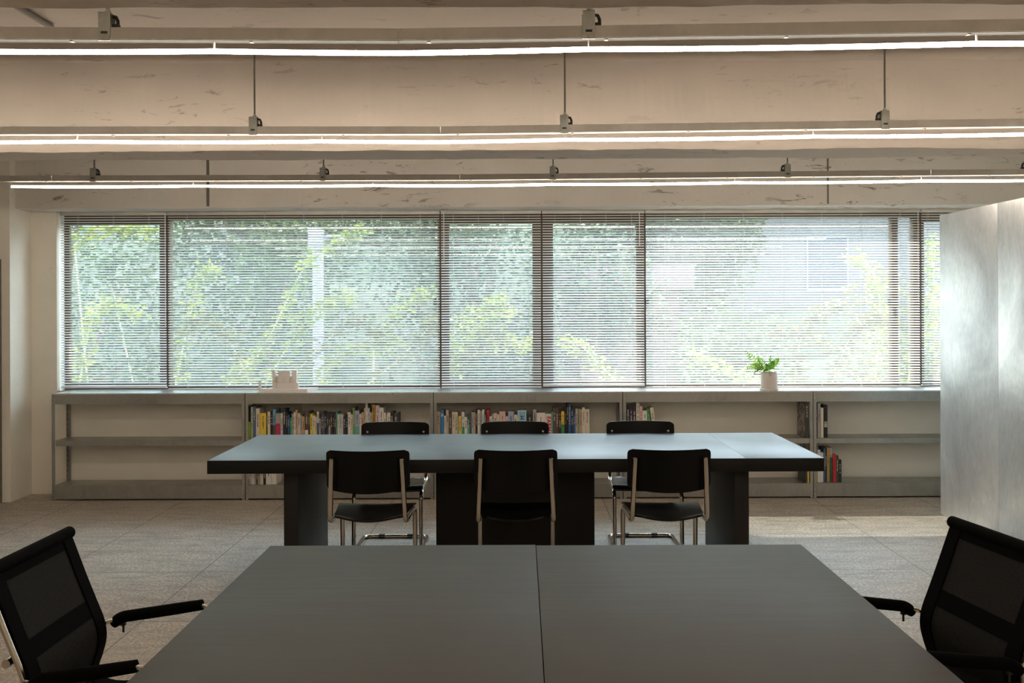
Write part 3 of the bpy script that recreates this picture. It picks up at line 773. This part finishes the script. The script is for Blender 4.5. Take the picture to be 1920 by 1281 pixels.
# ------------------------------------------------------------------ potted fern
pc = at(1442, 724, 8.66)
r = thing('potted_fern', (pc.x, 8.66, zt), label='small green fern in a pale ceramic pot on the shelf top', cat='plant')
MB().lathe([(.070, 0), (.079, .001), (.081, .014), (.077, .015), (.068, .007)], 36).build('saucer', M['clay'], r, smooth=True)
MB().lathe([(.060, .008), (.068, .010), (.071, .030), (.072, .146), (.070, .149), (.066, .149), (.065, .13), (.02, .129)], 36).build('pot', M['clay'], r, smooth=True)
MB().lathe([(.02, .120), (.064, .125), (.063, .135), (.01, .139)], 24).build('soil', M['soil'], r)
def frond(base, tip, arch, w_, n=11):
    q = MB(); base = Vector(base); tip = Vector(tip)
    pts = [base.lerp(tip, k / n) + Vector((0, 0, arch * 4 * (k / n) * (1 - k / n))) for k in range(n + 1)]
    q.tube(pts, .0011, 5)
    for k in range(3, n + 1):
        t = k / n; L = w_ * math.sin(math.pi * min(1, .15 + t * .8)) ** .8
        d = (pts[k] - pts[k - 1]).normalized(); s = d.cross(Vector((0, 1, .25))).normalized()
        for sg in (-1, 1):
            e = s * sg * L + d * L * .45; wv = d * .0052
            m_ = pts[k] + e * .5 + Vector((0, -.004, 0))
            q.add([pts[k] - wv * .5, pts[k] + wv, m_ + wv * 1.5, pts[k] + e, m_ - wv * 1.2], [(0, 1, 2, 3, 4)])
            for h in (.35, .6, .82):
                c0 = pts[k] + e * h
                for g in (-1, 1):
                    q.add([c0, c0 + e * .10 + d * g * L * .26, c0 + e * .24 + d * g * L * .10], [(0, 1, 2)])
    return q
def pf(px, py, y): p = at(px, py, y); return (p.x - pc.x, y - 8.66, p.z - zt)
for b_, t_, ar, w_ in ((((-.02, 0, .135)), pf(1398, 660, 8.66), .01, .034), ((-.01, 0, .135), pf(1421, 671, 8.64), .02, .030), ((0, 0, .135), pf(1460, 673, 8.65), .02, .032), ((-.03, -.01, .135), pf(1399, 693, 8.63), .045, .026),
                       ((.0, .02, .135), pf(1445, 667, 8.70), .0, .018), ((-.03, -.02, .135), pf(1413, 702, 8.62), .05, .022), ((-.02, -.02, .135), pf(1432, 698, 8.585), .03, .02), ((.01, -.01, .135), pf(1450, 678, 8.60), .02, .026), ((-.02, .02, .135), pf(1410, 684, 8.70), .035, .024), ((.01, .01, .135), pf(1437, 684, 8.62), .01, .022)):
    frond(b_, t_, ar, w_).build('frond', M['fern'], r, recalc=False)
MB().tube(fillet([(-.01, -.05, .14), (-.02, -.075, .148), (-.006, -.078, .125)], .02), .0016, 6).tube(fillet([(-.06, -.03, .14), (-.08, -.04, .150), (-.092, -.045, .115)], .02), .0018, 6).build('root', M['bark'], r, smooth=True)

# ------------------------------------------------------------------ books
BM = {}
def bmat(col, rough=.5):
    k = tuple(round(c, 3) for c in col)
    if k not in BM: BM[k] = simple('book cover', col, rough, 0, .05, 30)
    return BM[k]
COL = {'black': (.012, .012, .014), 'white': (.72, .68, .62), 'cream': (.66, .58, .45), 'yellow': (.80, .58, .06), 'slate blue': (.10, .16, .23), 'sky blue': (.17, .36, .52),
       'grey': (.36, .34, .32), 'navy': (.018, .03, .07), 'blue': (.03, .10, .26), 'green': (.03, .30, .09), 'beige': (.48, .40, .30), 'tan': (.52, .36, .20),
       'lavender': (.36, .38, .52), 'brown': (.10, .065, .05), 'charcoal': (.045, .045, .05), 'teal': (.10, .38, .33), 'pale blue': (.46, .55, .63), 'ochre': (.48, .25, .05),
       'pink': (.68, .42, .40), 'pale pink': (.70, .58, .56), 'dark red': (.20, .02, .03), 'red': (.55, .02, .03), 'sage green': (.22, .34, .27), 'crimson': (.45, .03, .10), 'maroon': (.05, .012, .016),
       'lime': (.30, .48, .04), 'orange': (.62, .36, .14), 'lilac': (.50, .42, .52), 'bright blue': (.03, .20, .48), 'dark green': (.02, .08, .05), 'olive green': (.16, .30, .10), 'light blue': (.36, .56, .64)}
def text_mesh(s, size, bold=0.0):
    cu = bpy.data.curves.new('t', 'FONT'); cu.body = s; cu.size = size; cu.extrude = .0004; cu.offset = bold; cu.align_x = 'CENTER'; cu.align_y = 'CENTER'; cu.resolution_u = 3
    o = bpy.data.objects.new('t', cu); C.objects.link(o)
    dg = bpy.context.evaluated_depsgraph_get(); me = bpy.data.meshes.new_from_object(o.evaluated_get(dg))
    C.objects.unlink(o); bpy.data.objects.remove(o); return me
def make_book(x0, x1, y0, z0, z1, depth, cols, rng, lean=0.0, title=True, text=None, lower=None, tone=None):
    w_ = x1 - x0; h = z1 - z0
    r = thing('book', ((x0 + x1) / 2, y0, z0)); r.rotation_euler = (0, lean, 0)
    t = min(.0022, w_ * .14); a = w_ / 2
    MB().box(-a, -a + t, 0, depth, 0, h).box(a - t, a, 0, depth, 0, h).box(-a + t, a - t, 0, t, 0, h).build('cover', bmat(COL[cols]), r)
    MB().box(-a + t, a - t, t, depth - .003, .002, h - .003).build('pages', M['paper'], r)
    if lower:
        MB().box(-a - .0002, a + .0002, -.0006, .0004, 0, h * lower[0]).build('lower_band', bmat(COL[lower[1]]), r)
    if text:
        me = text_mesh(text[0], text[2], text[3] if len(text) > 3 else 0)
        me.transform(Matrix.Translation((0, -.0012, h * text[4])) @ Matrix.Rotation(R(90), 4, 'X') @ Matrix.Rotation(R(text[5]), 4, 'Z'))
        o = bpy.data.objects.new('spine_lettering', me); C.objects.link(o); o.parent = r; me.materials.append(bmat(COL[text[1]]))
    elif title and w_ > .007:
        c_ = COL[cols]; lum = sum(c_) / 3
        ink = tone or ('black' if lum > .2 else 'cream')
        q = MB(); z = h * rng.uniform(.80, .90); tw = min(w_ * .42, .012); end = h * rng.uniform(.35, .6)
        while z > end:
            g = rng.uniform(.004, .009)
            if rng.random() < .8: q.box(-tw * rng.uniform(.3, .5), tw * rng.uniform(.3, .5), -.0007, .0002, z - g * .62, z)
            z -= g
        if q.v: q.build('spine_lettering', bmat(COL[ink]), r)
    return r
def book_row(zx, sx, ox, sy, oy, lst, z0, where, group, yb=8.585):
    rng = random.Random(len(lst) * 31 + int(z0 * 100))
    prev = -99; made = []
    pos = []
    for e in lst:
        x0 = at(ox + e[0] / sx, 800, yb).x; x1 = at(ox + e[1] / sx, 800, yb).x
        zt_ = at(ox + (e[0] + e[1]) / 2 / sx, oy + e[2] / sy, yb).z
        x0 = max(x0, prev + .0006); x1 = max(x1, x0 + .006); prev = x1
        pos.append((x0, x1, zt_))
    ZL = (ZT - .012) if z0 > .3 else (ZM - .045)
    n = len(lst)
    for i, (e, (x0, x1, zt_)) in enumerate(zip(lst, pos)):
        k = e[4] if len(e) > 4 else {}
        kk = {q: v_ for q, v_ in k.items() if q in ('lean', 'text', 'lower', 'title', 'tone')}
        zt_ = min(zt_, ZL)
        b = make_book(x0, x1, yb + rng.uniform(0, .012), z0 + .0005, zt_, min(.24, k.get('depth', rng.uniform(.15, .20))), e[3], rng, **kk)
        made.append((b, e, x1 - x0, zt_ - z0))
    hs = [m_[3] for m_ in made]; ws = [m_[2] for m_ in made]
    labs = []
    for i, (b, e, w_, h) in enumerate(made):
        size = ('tall ' if h > sum(hs) / n * 1.13 else 'short ' if h < sum(hs) / n * .88 else '') + ('thick ' if w_ > sum(ws) / n * 1.5 else 'thin ' if w_ < sum(ws) / n * .66 else '')
        k = e[4] if len(e) > 4 else {}
        look = k.get('look', ''); 
        art = lambda c_: ('an ' if c_[0] in 'aeiou' else 'a ') + c_
        if 0 < i < n - 1: nb_ = 'between %s and %s' % (lst[i - 1][3], lst[i + 1][3])
        elif i == 0: nb_ = 'leftmost, before %s' % lst[1][3]
        else: nb_ = 'rightmost, after %s' % lst[i - 1][3]
        for sz, lk in ((size, look), ('', look), (size, ''), ('', '')):
            lab = '%s%s book%s %s, %s' % (sz, e[3], (' ' + lk) if lk else '', nb_, where)
            if len(lab.split()) <= 15: break
        labs.append(lab)
    for i, (b, e, w_, h) in enumerate(made):
        lab = labs[i]
        if labs.count(lab) > 1:
            same = [j for j in range(n) if labs[j] == lab]
            lab += ', left' if same.index(i) == 0 else ', right'
        tag(b, lab, 'book', group)
rowA = [(136, 168, 130, 'black', dict(lower=(.55, 'lime'), look='with a lime green foot', title=False)), (171, 190, 132, 'cream', dict(tone='black', look='with a black ring binding')), (192, 222, 138, 'slate blue'), (225, 264, 148, 'cream', dict(look='with a brown title box')),
        (267, 332, 197, 'yellow', dict(look='with a small dark title')), (334, 345, 185, 'black'), (346, 375, 182, 'cream'), (378, 403, 182, 'black'), (405, 434, 158, 'sky blue', dict(lower=(.48, 'brown'), look='with a brown foot')),
        (436, 482, 200, 'grey', dict(lower=(.62, 'crimson'), look='with a crimson lower half', title=False)), (485, 508, 198, 'cream'), (510, 540, 150, 'navy'), (542, 561, 190, 'black'), (563, 582, 215, 'blue'), (584, 601, 248, 'green'), (603, 624, 205, 'grey'),
        (626, 645, 187, 'white', dict(look='with black lettering')), (646, 663, 165, 'tan'), (665, 692, 200, 'cream'), (694, 712, 220, 'lavender'), (714, 738, 232, 'orange'), (740, 776, 188, 'brown', dict(lower=(.35, 'white'), look='with a white foot')), (778, 794, 190, 'charcoal'),
        (796, 822, 205, 'yellow', dict(look='with large dark lettering')), (824, 848, 225, 'white'), (850, 868, 238, 'cream', dict(lower=(.6, 'yellow'), look='with yellow foot')), (870, 888, 185, 'white', dict(lower=(.6, 'blue'), look='with blue foot')), (890, 910, 255, 'grey'), (912, 934, 190, 'brown'), (936, 951, 205, 'blue'),
        (953, 972, 205, 'black'), (973, 992, 205, 'charcoal'), (993, 1012, 207, 'black', dict(lower=(.5, 'grey'), look='with a grey photograph')), (1013, 1032, 205, 'charcoal', dict(look='of a matching dark series')), (1033, 1052, 207, 'black'), (1053, 1072, 210, 'charcoal'), (1074, 1088, 190, 'teal'), (1090, 1110, 210, 'cream'),
        (1112, 1130, 208, 'pale blue'), (1131, 1148, 208, 'cream'), (1150, 1174, 232, 'navy'), (1176, 1194, 225, 'black'), (1196, 1226, 188, 'white'), (1229, 1248, 210, 'cream'), (1250, 1272, 142, 'olive green'), (1274, 1318, 172, 'lavender', dict(lower=(.45, 'teal'), look='with a teal lower half')),
        (1320, 1340, 208, 'pale pink'), (1342, 1368, 190, 'tan'), (1369, 1385, 145, 'beige'), (1386, 1408, 92, 'white'), (1410, 1428, 145, 'pale blue'), (1430, 1452, 190, 'beige'), (1454, 1490, 108, 'ochre'), (1493, 1528, 115, 'pale pink'), (1531, 1576, 138, 'white', dict(look='with a dark square')),
        (1578, 1600, 195, 'white'), (1602, 1614, 210, 'beige'), (1616, 1648, 192, 'white', dict(look='with bold black lettering')), (1650, 1678, 190, 'black'), (1682, 1728, 200, 'charcoal', dict(look='at the end of the row'))]
book_row(0, 5.647, 440, 5.647, 740, rowA, ZM, 'shelf under the white model', 'books on the upper shelf, left row')
rowA2 = [(148, 178, 790, 'pale pink'), (180, 204, 800, 'white'), (206, 222, 790, 'grey'), (224, 240, 805, 'dark red'), (242, 266, 800, 'sage green'), (268, 298, 790, 'cream'), (300, 325, 800, 'black', dict(look='with a white title')), (327, 384, 780, 'white'), (387, 436, 790, 'white', dict(look='with black pattern'))]
book_row(0, 5.647, 440, 5.647, 740, rowA2, ZB, 'bottom shelf by the table leg', 'books on the bottom shelf, left group')
rowB = [(222, 255, 180, 'tan'), (258, 296, 168, 'bright blue', dict(text=('36', 'white', .030, .0006, .84, -90), look='numbered 36 in white')), (298, 317, 225, 'white'), (318, 346, 165, 'beige'), (348, 378, 198, 'brown'), (380, 409, 185, 'cream'), (411, 441, 185, 'cream'), (443, 452, 240, 'olive green'), (453, 476, 228, 'yellow'), (477, 488, 198, 'lilac'),
        (489, 512, 185, 'white', dict(lower=(.45, 'green'), look='with a green band')), (514, 542, 238, 'white'), (544, 568, 222, 'dark green', dict(lower=(.62, 'teal'), look='with a teal lower half')), (570, 584, 205, 'brown'), (586, 608, 190, 'lavender'), (610, 630, 190, 'tan'), (632, 650, 168, 'black'), (652, 676, 163, 'white'), (679, 698, 172, 'grey'),
        (700, 723, 160, 'white'), (726, 743, 215, 'slate blue'), (752, 778, 165, 'red'), (780, 802, 230, 'white'), (804, 822, 205, 'lilac'), (824, 856, 198, 'cream'), (858, 881, 210, 'cream'), (884, 948, 180, 'pink', dict(lower=(.95, 'pink'), look='with blue top')), (952, 973, 232, 'white'), (976, 1036, 180, 'lavender', dict(look='with mottled pattern')), (1039, 1073, 215, 'cream', dict(lower=(.7, 'yellow'), look='with a yellow lower part')),
        (1076, 1170, 168, 'light blue', dict(text=('SM', 'sky blue', .062, .0015, .80, -90), look='lettered SM')), (1173, 1236, 208, 'black'), (1239, 1274, 160, 'grey'), (1276, 1370, 195, 'white', dict(look='with black bars')), (1373, 1434, 205, 'white', dict(text=('FARMA', 'red', .050, .0018, .52, -90), look='lettered FARMA in red')), (1436, 1450, 182, 'teal'),
        (1452, 1480, 145, 'brown'), (1481, 1510, 145, 'brown', dict(look='of a matching pair')), (1511, 1538, 145, 'maroon'), (1540, 1570, 180, 'yellow', dict(lower=(.52, 'green'), look='with a green foot')), (1572, 1597, 148, 'black', dict(tone='ochre', look='with gold lettering')), (1598, 1614, 85, 'black'), (1616, 1642, 92, 'blue'), (1644, 1664, 135, 'navy'), (1666, 1688, 190, 'blue'),
        (1690, 1711, 150, 'beige'), (1712, 1730, 152, 'sage green'), (1732, 1760, 155, 'tan', dict(tone='dark red', look='with red lettering')), (1762, 1790, 138, 'white'), (1792, 1836, 155, 'cream', dict(tone='brown', look='with speckled spine'))]
book_row(0, 5.647, 780, 5.647, 740, rowB, ZM, 'shelf behind middle chairs', 'books on the upper shelf, middle row')
rowC = [(309, 345, 115, 'black'), (346, 376, 115, 'navy'), (378, 410, 115, 'maroon'), (414, 449, 78, 'white'), (451, 477, 120, 'pink'), (479, 526, 170, 'white')]
book_row(0, 5.647, 1120, 5.647, 740, rowC, ZM, 'shelf behind the right chair', 'books leaning beside the right chair')
for (px0, px1, top, col, lab) in ((1218.5, 1224, 767, 'green', 'thin green book leaning left against a white one, behind the right chair'), (1225.5, 1232, 764, 'cream', 'thin cream book leaning left, last of the short row behind the right chair')):
    x0, x1 = at(px0, 800, 8.59).x, at(px1, 800, 8.59).x
    b = make_book(x0, x1, 8.59, ZM + .004, at(px0, top, 8.59).z, .17, col, random.Random(3), lean=-.12)
    tag(b, lab, 'book', 'books leaning beside the right chair')
rowD = [(412, 424, 203, 'black'), (427, 460, 215, 'grey', dict(tone='black')), (463, 490, 262, 'cream', dict(title=False, look='with a bare spine')), (493, 538, 235, 'black', dict(text=('100', 'white', .036, .0012, .42, -90), look='with white 100 on the spine'))]
book_row(0, 5.822, 1460, 5.822, 720, rowD, ZM, 'shelf near the metal cabinet', 'books on the shelves near the metal cabinet')
rowE = [(411, 422, 760, 'yellow', dict(title=False)), (424, 455, 722, 'white'), (458, 491, 752, 'white', dict(look='slightly shorter')), (493, 508, 700, 'blue'), (509, 528, 722, 'navy'), (530, 556, 698, 'ochre'), (558, 588, 700, 'grey', dict(lower=(.72, 'dark green'), look='with a dark green lower part')), (594, 629, 772, 'red'), (632, 655, 785, 'dark green'), (657, 688, 832, 'black')]
book_row(0, 5.822, 1460, 5.822, 720, rowE, ZB, 'bottom shelf past the table', 'books on the shelves near the metal cabinet')
# two books standing at the right end of the bay under the fern, their covers towards the room's middle
m, nt, b = new_mat('printed cover'); 
nt.links.new(ramp_node(nt, noise_node(nt, coords(nt), 9, 3, .5, 2.0), [(.38, (.05, .045, .045)), (.5, (.24, .21, .19)), (.62, (.42, .36, .32))]), b.inputs['Base Color'])
xr_ = xs[4] - .032
bk = make_book(xr_ - .030, xr_, 8.57, ZM + .001, ZT - .10, .25, 'charcoal', random.Random(2))
MB().box(-.0155, -.0149, .008, .245, .004, .30).build('cover_picture', m, bk)
tag(bk, 'large book with a grey brown picture cover, at the right end under the fern', 'book')
bk = make_book(xr_ - .030, xr_ - .014, 8.57, ZB + .001, ZM - .10, .24, 'charcoal', random.Random(4))
tag(bk, 'dark book at the end of the bottom shelf under the fern', 'book')
bk = make_book(xr_ - .013, xr_, 8.565, ZB + .001, ZM - .13, .24, 'yellow', random.Random(5))
tag(bk, 'yellow book beside a dark one at the end of the bottom shelf under the fern', 'book')

# ------------------------------------------------------------------ outside
struct('ground', MB().box(-26, 26, 9.13, 12.2, -1.3, -1.0), M['yard'], 'pale paved strip outside the window', 'ground', off=(0, 0, 0))
def bank_z(x, y):
    if y < 12.2: return -1.0
    k = min(1, max(0, (x * 23 / y - 1.5) / 2.5)); k = k * k * (3 - 2 * k)
    return -1.0 + (min(y, 23) - 12.2) * (.40 - .20 * k) + max(0, y - 23) * .34 * (1 - k)
g = []
for y in [12.2 + i * .6 for i in range(19)] + [24 + 1.5 * i for i in range(17)]:
    g.append([(x, y, bank_z(x, y) + noise.noise((x * .5, y * .5, 0)) * (.2 if y < 20 else .9)) for x in [-30 + 60 * j / 100 for j in range(101)]])
struct('ground_bank', MB().slab(g, .2, lambda i, j: (0, 0, -1)), M['bank'], 'dark planted bank rising behind the window', 'ground', off=(0, 0, 0), smooth=True)
def leaves(q, pts, size, rng, flat=0.6):
    for p in pts:
        s = size * rng.uniform(.6, 1.3)
        d = Vector((rng.gauss(0, 1), rng.gauss(0, 1), rng.gauss(0, flat))).normalized()
        n_ = Vector((rng.gauss(0, .6), rng.gauss(0, .6), 1)).normalized()
        sd = d.cross(n_).normalized(); n2 = sd.cross(d)
        a = p; b2 = p + d * s
        q.add([a, p + d * s * .5 + sd * s * .28 - n2 * s * .06, b2, p + d * s * .5 - sd * s * .28 - n2 * s * .06], [(0, 1, 2), (0, 2, 3)])
def shrub(name, c, rad, n, size, mat, label, cat, seed, foot=0.0, group=None):
    rng = random.Random(seed); c = Vector(c)
    base = bank_z(c.x + foot, c.y) - .1
    r = thing(name, (c.x + foot, c.y, base), label=label, cat=cat, group=group); o_ = Vector(r.location)
    blobs = [(c + Vector((rng.uniform(-.6, .6) * rad[0], rng.uniform(-.5, .5) * rad[1], rng.uniform(-.5, .6) * rad[2])), rng.uniform(.35, .65)) for _ in range(9)]
    pts = []
    for _ in range(n):
        bc, k = rng.choice(blobs)
        v_ = Vector((rng.gauss(0, 1), rng.gauss(0, 1), rng.gauss(0, 1))).normalized() * (rng.random() ** .35)
        pts.append(bc + Vector((v_.x * rad[0] * k, v_.y * rad[1] * k, v_.z * rad[2] * k)))
    q = MB(); leaves(q, pts, size, rng); q.build('foliage', mat, r, o_, recalc=False)
    s = MB()
    for bc, k in blobs[:6]:
        s.tube([(c.x + foot, c.y, base), c.lerp(bc, .3) - Vector((-foot * .8, 0, rad[2] * .4)), bc], [.05, .03, .012], 6)
    s.build('stem', M['bark'], r, o_, smooth=True)
    return r
SH = 'shrubs on the bank outside'
shr = [((-5.6, 12.6, 1.7), (1.4, .9, 1.9), 4200, 'leaf_mid', 'bushy mid green shrub outside the leftmost window'),
       ((-3.4, 13.2, 1.6), (1.5, .9, 1.9), 4200, 'leaf_mid', 'bushy green shrub outside, left of the white lamp pole'),
       ((-1.0, 13.6, 1.4), (1.6, .9, 1.9), 4000, 'leaf_dark', 'dark green shrub outside, right of the white lamp pole'),
       ((1.0, 13.4, 1.7), (1.3, .9, 1.7), 3600, 'leaf_dark', 'dark green shrub outside, behind the thick double mullion'),
       ((3.3, 13.4, .6), (1.5, .9, 1.1), 3200, 'leaf_mid', 'low green shrub outside, behind the potted fern'),
       ((5.2, 12.8, 1.1), (1.3, .9, 1.4), 4200, 'leaf_gold', 'golden green shrub outside, at the right end of the window'),
       ((7.2, 12.8, 1.6), (1.3, .9, 1.9), 3600, 'leaf_light', 'light green shrub outside, beyond the metal cabinet')]
for i, (c_, ra, n, mt, lb) in enumerate(shr):
    shrub('shrub', c_, ra, n, .10, M[mt], lb, 'shrub', 40 + i, group=SH)
tr_ = [((-7.6, 16.4, 3.9), (2.6, 1.2, 3.2), 7500, 'dark tree on the bank behind the leftmost window'), ((-4.3, 17.4, 4.0), (2.6, 1.2, 3.2), 8500, 'dark tree on the bank behind the white lamp pole'),
       ((-.7, 17.0, 3.9), (2.3, 1.2, 3.1), 7500, 'dark tree on the bank behind the left middle window'), ((2.6, 17.8, 3.6), (1.9, 1.2, 2.8), 6500, 'dark tree on the bank behind the right middle window')]
for i, (c_, ra, n, lb) in enumerate(tr_):
    shrub('bank_tree', c_, ra, int(n * 1.8), .15, M['leaf_dark'], lb, 'tree', 80 + i, group='dark trees on the bank')
shrub('added_shade_tree', (-3.3, 13.6, 7.5), (4.0, 2.2, 1.7), 15000, .20, M['leaf_mid'], 'added unseen tree whose crown keeps the sun off the left windows', 'tree', 99, foot=-6.5)  # tree added above the view to block the sun on the left
# arching sprays
def spray(px_pts, d, n, size, mat, label, seed):
    rng = random.Random(seed)
    ctrl = [at(px, py, d + rng.uniform(-.15, .15)) for px, py in px_pts]
    sp_ = []
    P_ = [ctrl[0]] + ctrl + [ctrl[-1]]
    for i in range(1, len(P_) - 2):
        for k in range(8):
            t = k / 8
            sp_.append(.5 * (2 * P_[i] + (P_[i + 1] - P_[i - 1]) * t + (2 * P_[i - 1] - 5 * P_[i] + 4 * P_[i + 1] - P_[i + 2]) * t * t + (3 * P_[i] - P_[i - 1] - 3 * P_[i + 1] + P_[i + 2]) * t ** 3))
    sp_.append(ctrl[-1])
    base = Vector((sp_[0].x + rng.uniform(-.2, .2), d + .2, -1.0))
    r = thing('leafy_branch', base, label=label, cat='branch', group='light green branches arching outside'); o_ = Vector(r.location)
    path = [base, base.lerp(sp_[0], .6)] + sp_
    m_ = len(path)
    MB().tube(path, [.012 * (1 - .8 * k / (m_ - 1)) for k in range(m_)], 6).build('stem', M['pale_stem'], r, o_, smooth=True)
    q = MB()
    for _ in range(n):
        k = rng.randrange(len(sp_) - 1); p = sp_[k].lerp(sp_[k + 1], rng.random())
        leaves(q, [p + Vector((rng.gauss(0, .045), rng.gauss(0, .06), rng.gauss(-.01, .045)))], size, rng, .35)
    q.build('leaves', mat, r, o_, recalc=False)
    return r
GL, GG = M['leaf_light'], M['leaf_gold']
sprays = [([(430, 720), (500, 640), (580, 490), (690, 424)], 10.6, 170, GL, 'long pale branch arching past the white lamp pole outside'),
 ([(330, 715), (355, 600), (375, 520), (400, 505)], 10.8, 110, GL, 'short pale branch outside, right of the leftmost mullion'),
 ([(470, 720), (430, 640), (390, 600), (340, 620)], 10.7, 120, GG, 'pale branch curving left outside, low in the wide left window'),
 ([(500, 715), (560, 620), (610, 570), (660, 560)], 10.5, 150, GL, 'branch outside curving behind the white lamp pole'),
 ([(540, 720), (600, 650), (670, 600), (720, 640)], 10.4, 150, GG, 'drooping pale branch outside, right of the white model'),
 ([(600, 720), (640, 660), (700, 650), (745, 640)], 10.5, 120, GL, 'low pale branch outside, in the right part of the wide left window'),
 ([(690, 720), (740, 680), (790, 630), (815, 600)], 10.3, 100, GG, 'pale branch outside, rising to the mullion left of the middle windows'),
 ([(700, 640), (740, 590), (780, 560), (805, 548)], 10.6, 70, GL, 'slender pale branch outside, beside the middle window catch'),
 ([(838, 650), (870, 600), (910, 575), (942, 562)], 10.4, 90, GL, 'upper yellow green branch in the window left of the double mullion'),
 ([(838, 690), (880, 635), (920, 600), (958, 580)], 10.3, 120, GL, 'second yellow green branch in the window left of the double mullion'),
 ([(838, 700), (890, 645), (950, 640), (1003, 650)], 10.4, 120, GL, 'lowest yellow green branch reaching right to the double mullion'),
 ([(838, 720), (870, 680), (910, 650), (935, 620)], 10.2, 100, GG, 'reddish yellow branch low in the window left of the double mullion'),
 ([(1440, 715), (1400, 710), (1350, 690), (1300, 662)], 10.4, 90, GL, 'pale branch outside, reaching left from behind the potted fern'),
 ([(1160, 720), (1120, 680), (1090, 650), (1060, 640)], 10.9, 70, GL, 'pale branch outside, low in the window right of the double mullion'),
 ([(1490, 720), (1500, 640), (1530, 590), (1580, 570)], 10.5, 160, GG, 'golden branch outside, right of the potted fern'),
 ([(1560, 720), (1590, 640), (1630, 600), (1665, 600)], 10.4, 160, GG, 'golden branch outside, left of the right mullion'),
 ([(1620, 720), (1560, 650), (1500, 620), (1450, 620)], 10.6, 150, GG, 'golden branch outside, curving left above the potted fern'),
 ([(1640, 720), (1650, 600), (1640, 520), (1600, 480)], 10.7, 130, GL, 'tall light branch outside, beside the right mullion'),
 ([(1700, 720), (1735, 620), (1750, 540), (1745, 450)], 10.5, 150, GL, 'tall light branch outside, next to the metal cabinet'),
 ([(150, 715), (170, 610), (200, 570), (260, 590)], 10.6, 130, GL, 'light branch outside, low in the leftmost window'),
 ([(250, 720), (215, 560), (200, 500), (230, 480)], 10.9, 120, M['leaf_mid'], 'green branch outside, in the middle of the leftmost window'),
 ([(140, 460), (180, 430), (230, 425), (290, 440)], 10.8, 80, GL, 'yellowish twig outside, at the top of the leftmost window')]
for i, (pp, d, n, mt, lb) in enumerate(sprays): spray(pp, d, n * 3, .075, mt, lb, 300 + i)
# lamp pole
p = at(597, 690, 11.6)
r = thing('street_lamp', (p.x, 11.6, -1.0), label='white street lamp pole with a curved arm, outside the wide left window', cat='street lamp'); o_ = Vector(r.location)
zt2 = at(590, 470, 11.6).z
MB().tube([(p.x, 11.6, -1.0), (p.x, 11.6, zt2)], .065, 14).build('pole', M['pole'], r, o_, smooth=True)
MB().box(p.x - .10, p.x + .06, 11.52, 11.68, zt2, zt2 + .25).build('pole_head', M['pole'], r, o_, bevel=.01)
MB().tube(fillet([(p.x, 11.6, zt2 + .12), at(612, 445, 11.6), at(632, 441, 11.6), at(645, 452, 11.6)], .08), .022, 10).build('arm', M['pole'], r, o_, smooth=True)
# buildings behind
def building(loc, w_, d_, h, mat, label, rows, cols, seed):
    r = thing('building', loc, label=label, cat='building')
    MB().box(-w_ / 2, w_ / 2, 0, d_, 0, h).build('wall', mat, r)
    MB().box(-w_ / 2 - .2, w_ / 2 + .2, -.2, d_ + .2, h, h + .35).build('parapet', mat, r)
    for i in range(cols):
        for j in range(rows):
            x = -w_ / 2 + (i + .5) * w_ / cols; z = 1.2 + j * 3.0
            f = MB().box(x - .55, x + .55, -.06, .02, z - .03, z + 1.40).build('window', M['pole'], r)
            MB().box(x - .52, x + .52, -.08, -.058, z, z + 1.38).build('window_pane', M['fac_glass'], f)
building((8.2, 27, 0.9), 9.0, 5, 6.5, M['render_wall'], 'pale rendered building beyond the bank at the right', 2, 3, 1)
building((1.5, 15.0, -.1), 1.7, 1.2, 2.0, M['brick'], 'small pinkish outbuilding on the bank behind the middle windows', 0, 0, 2)
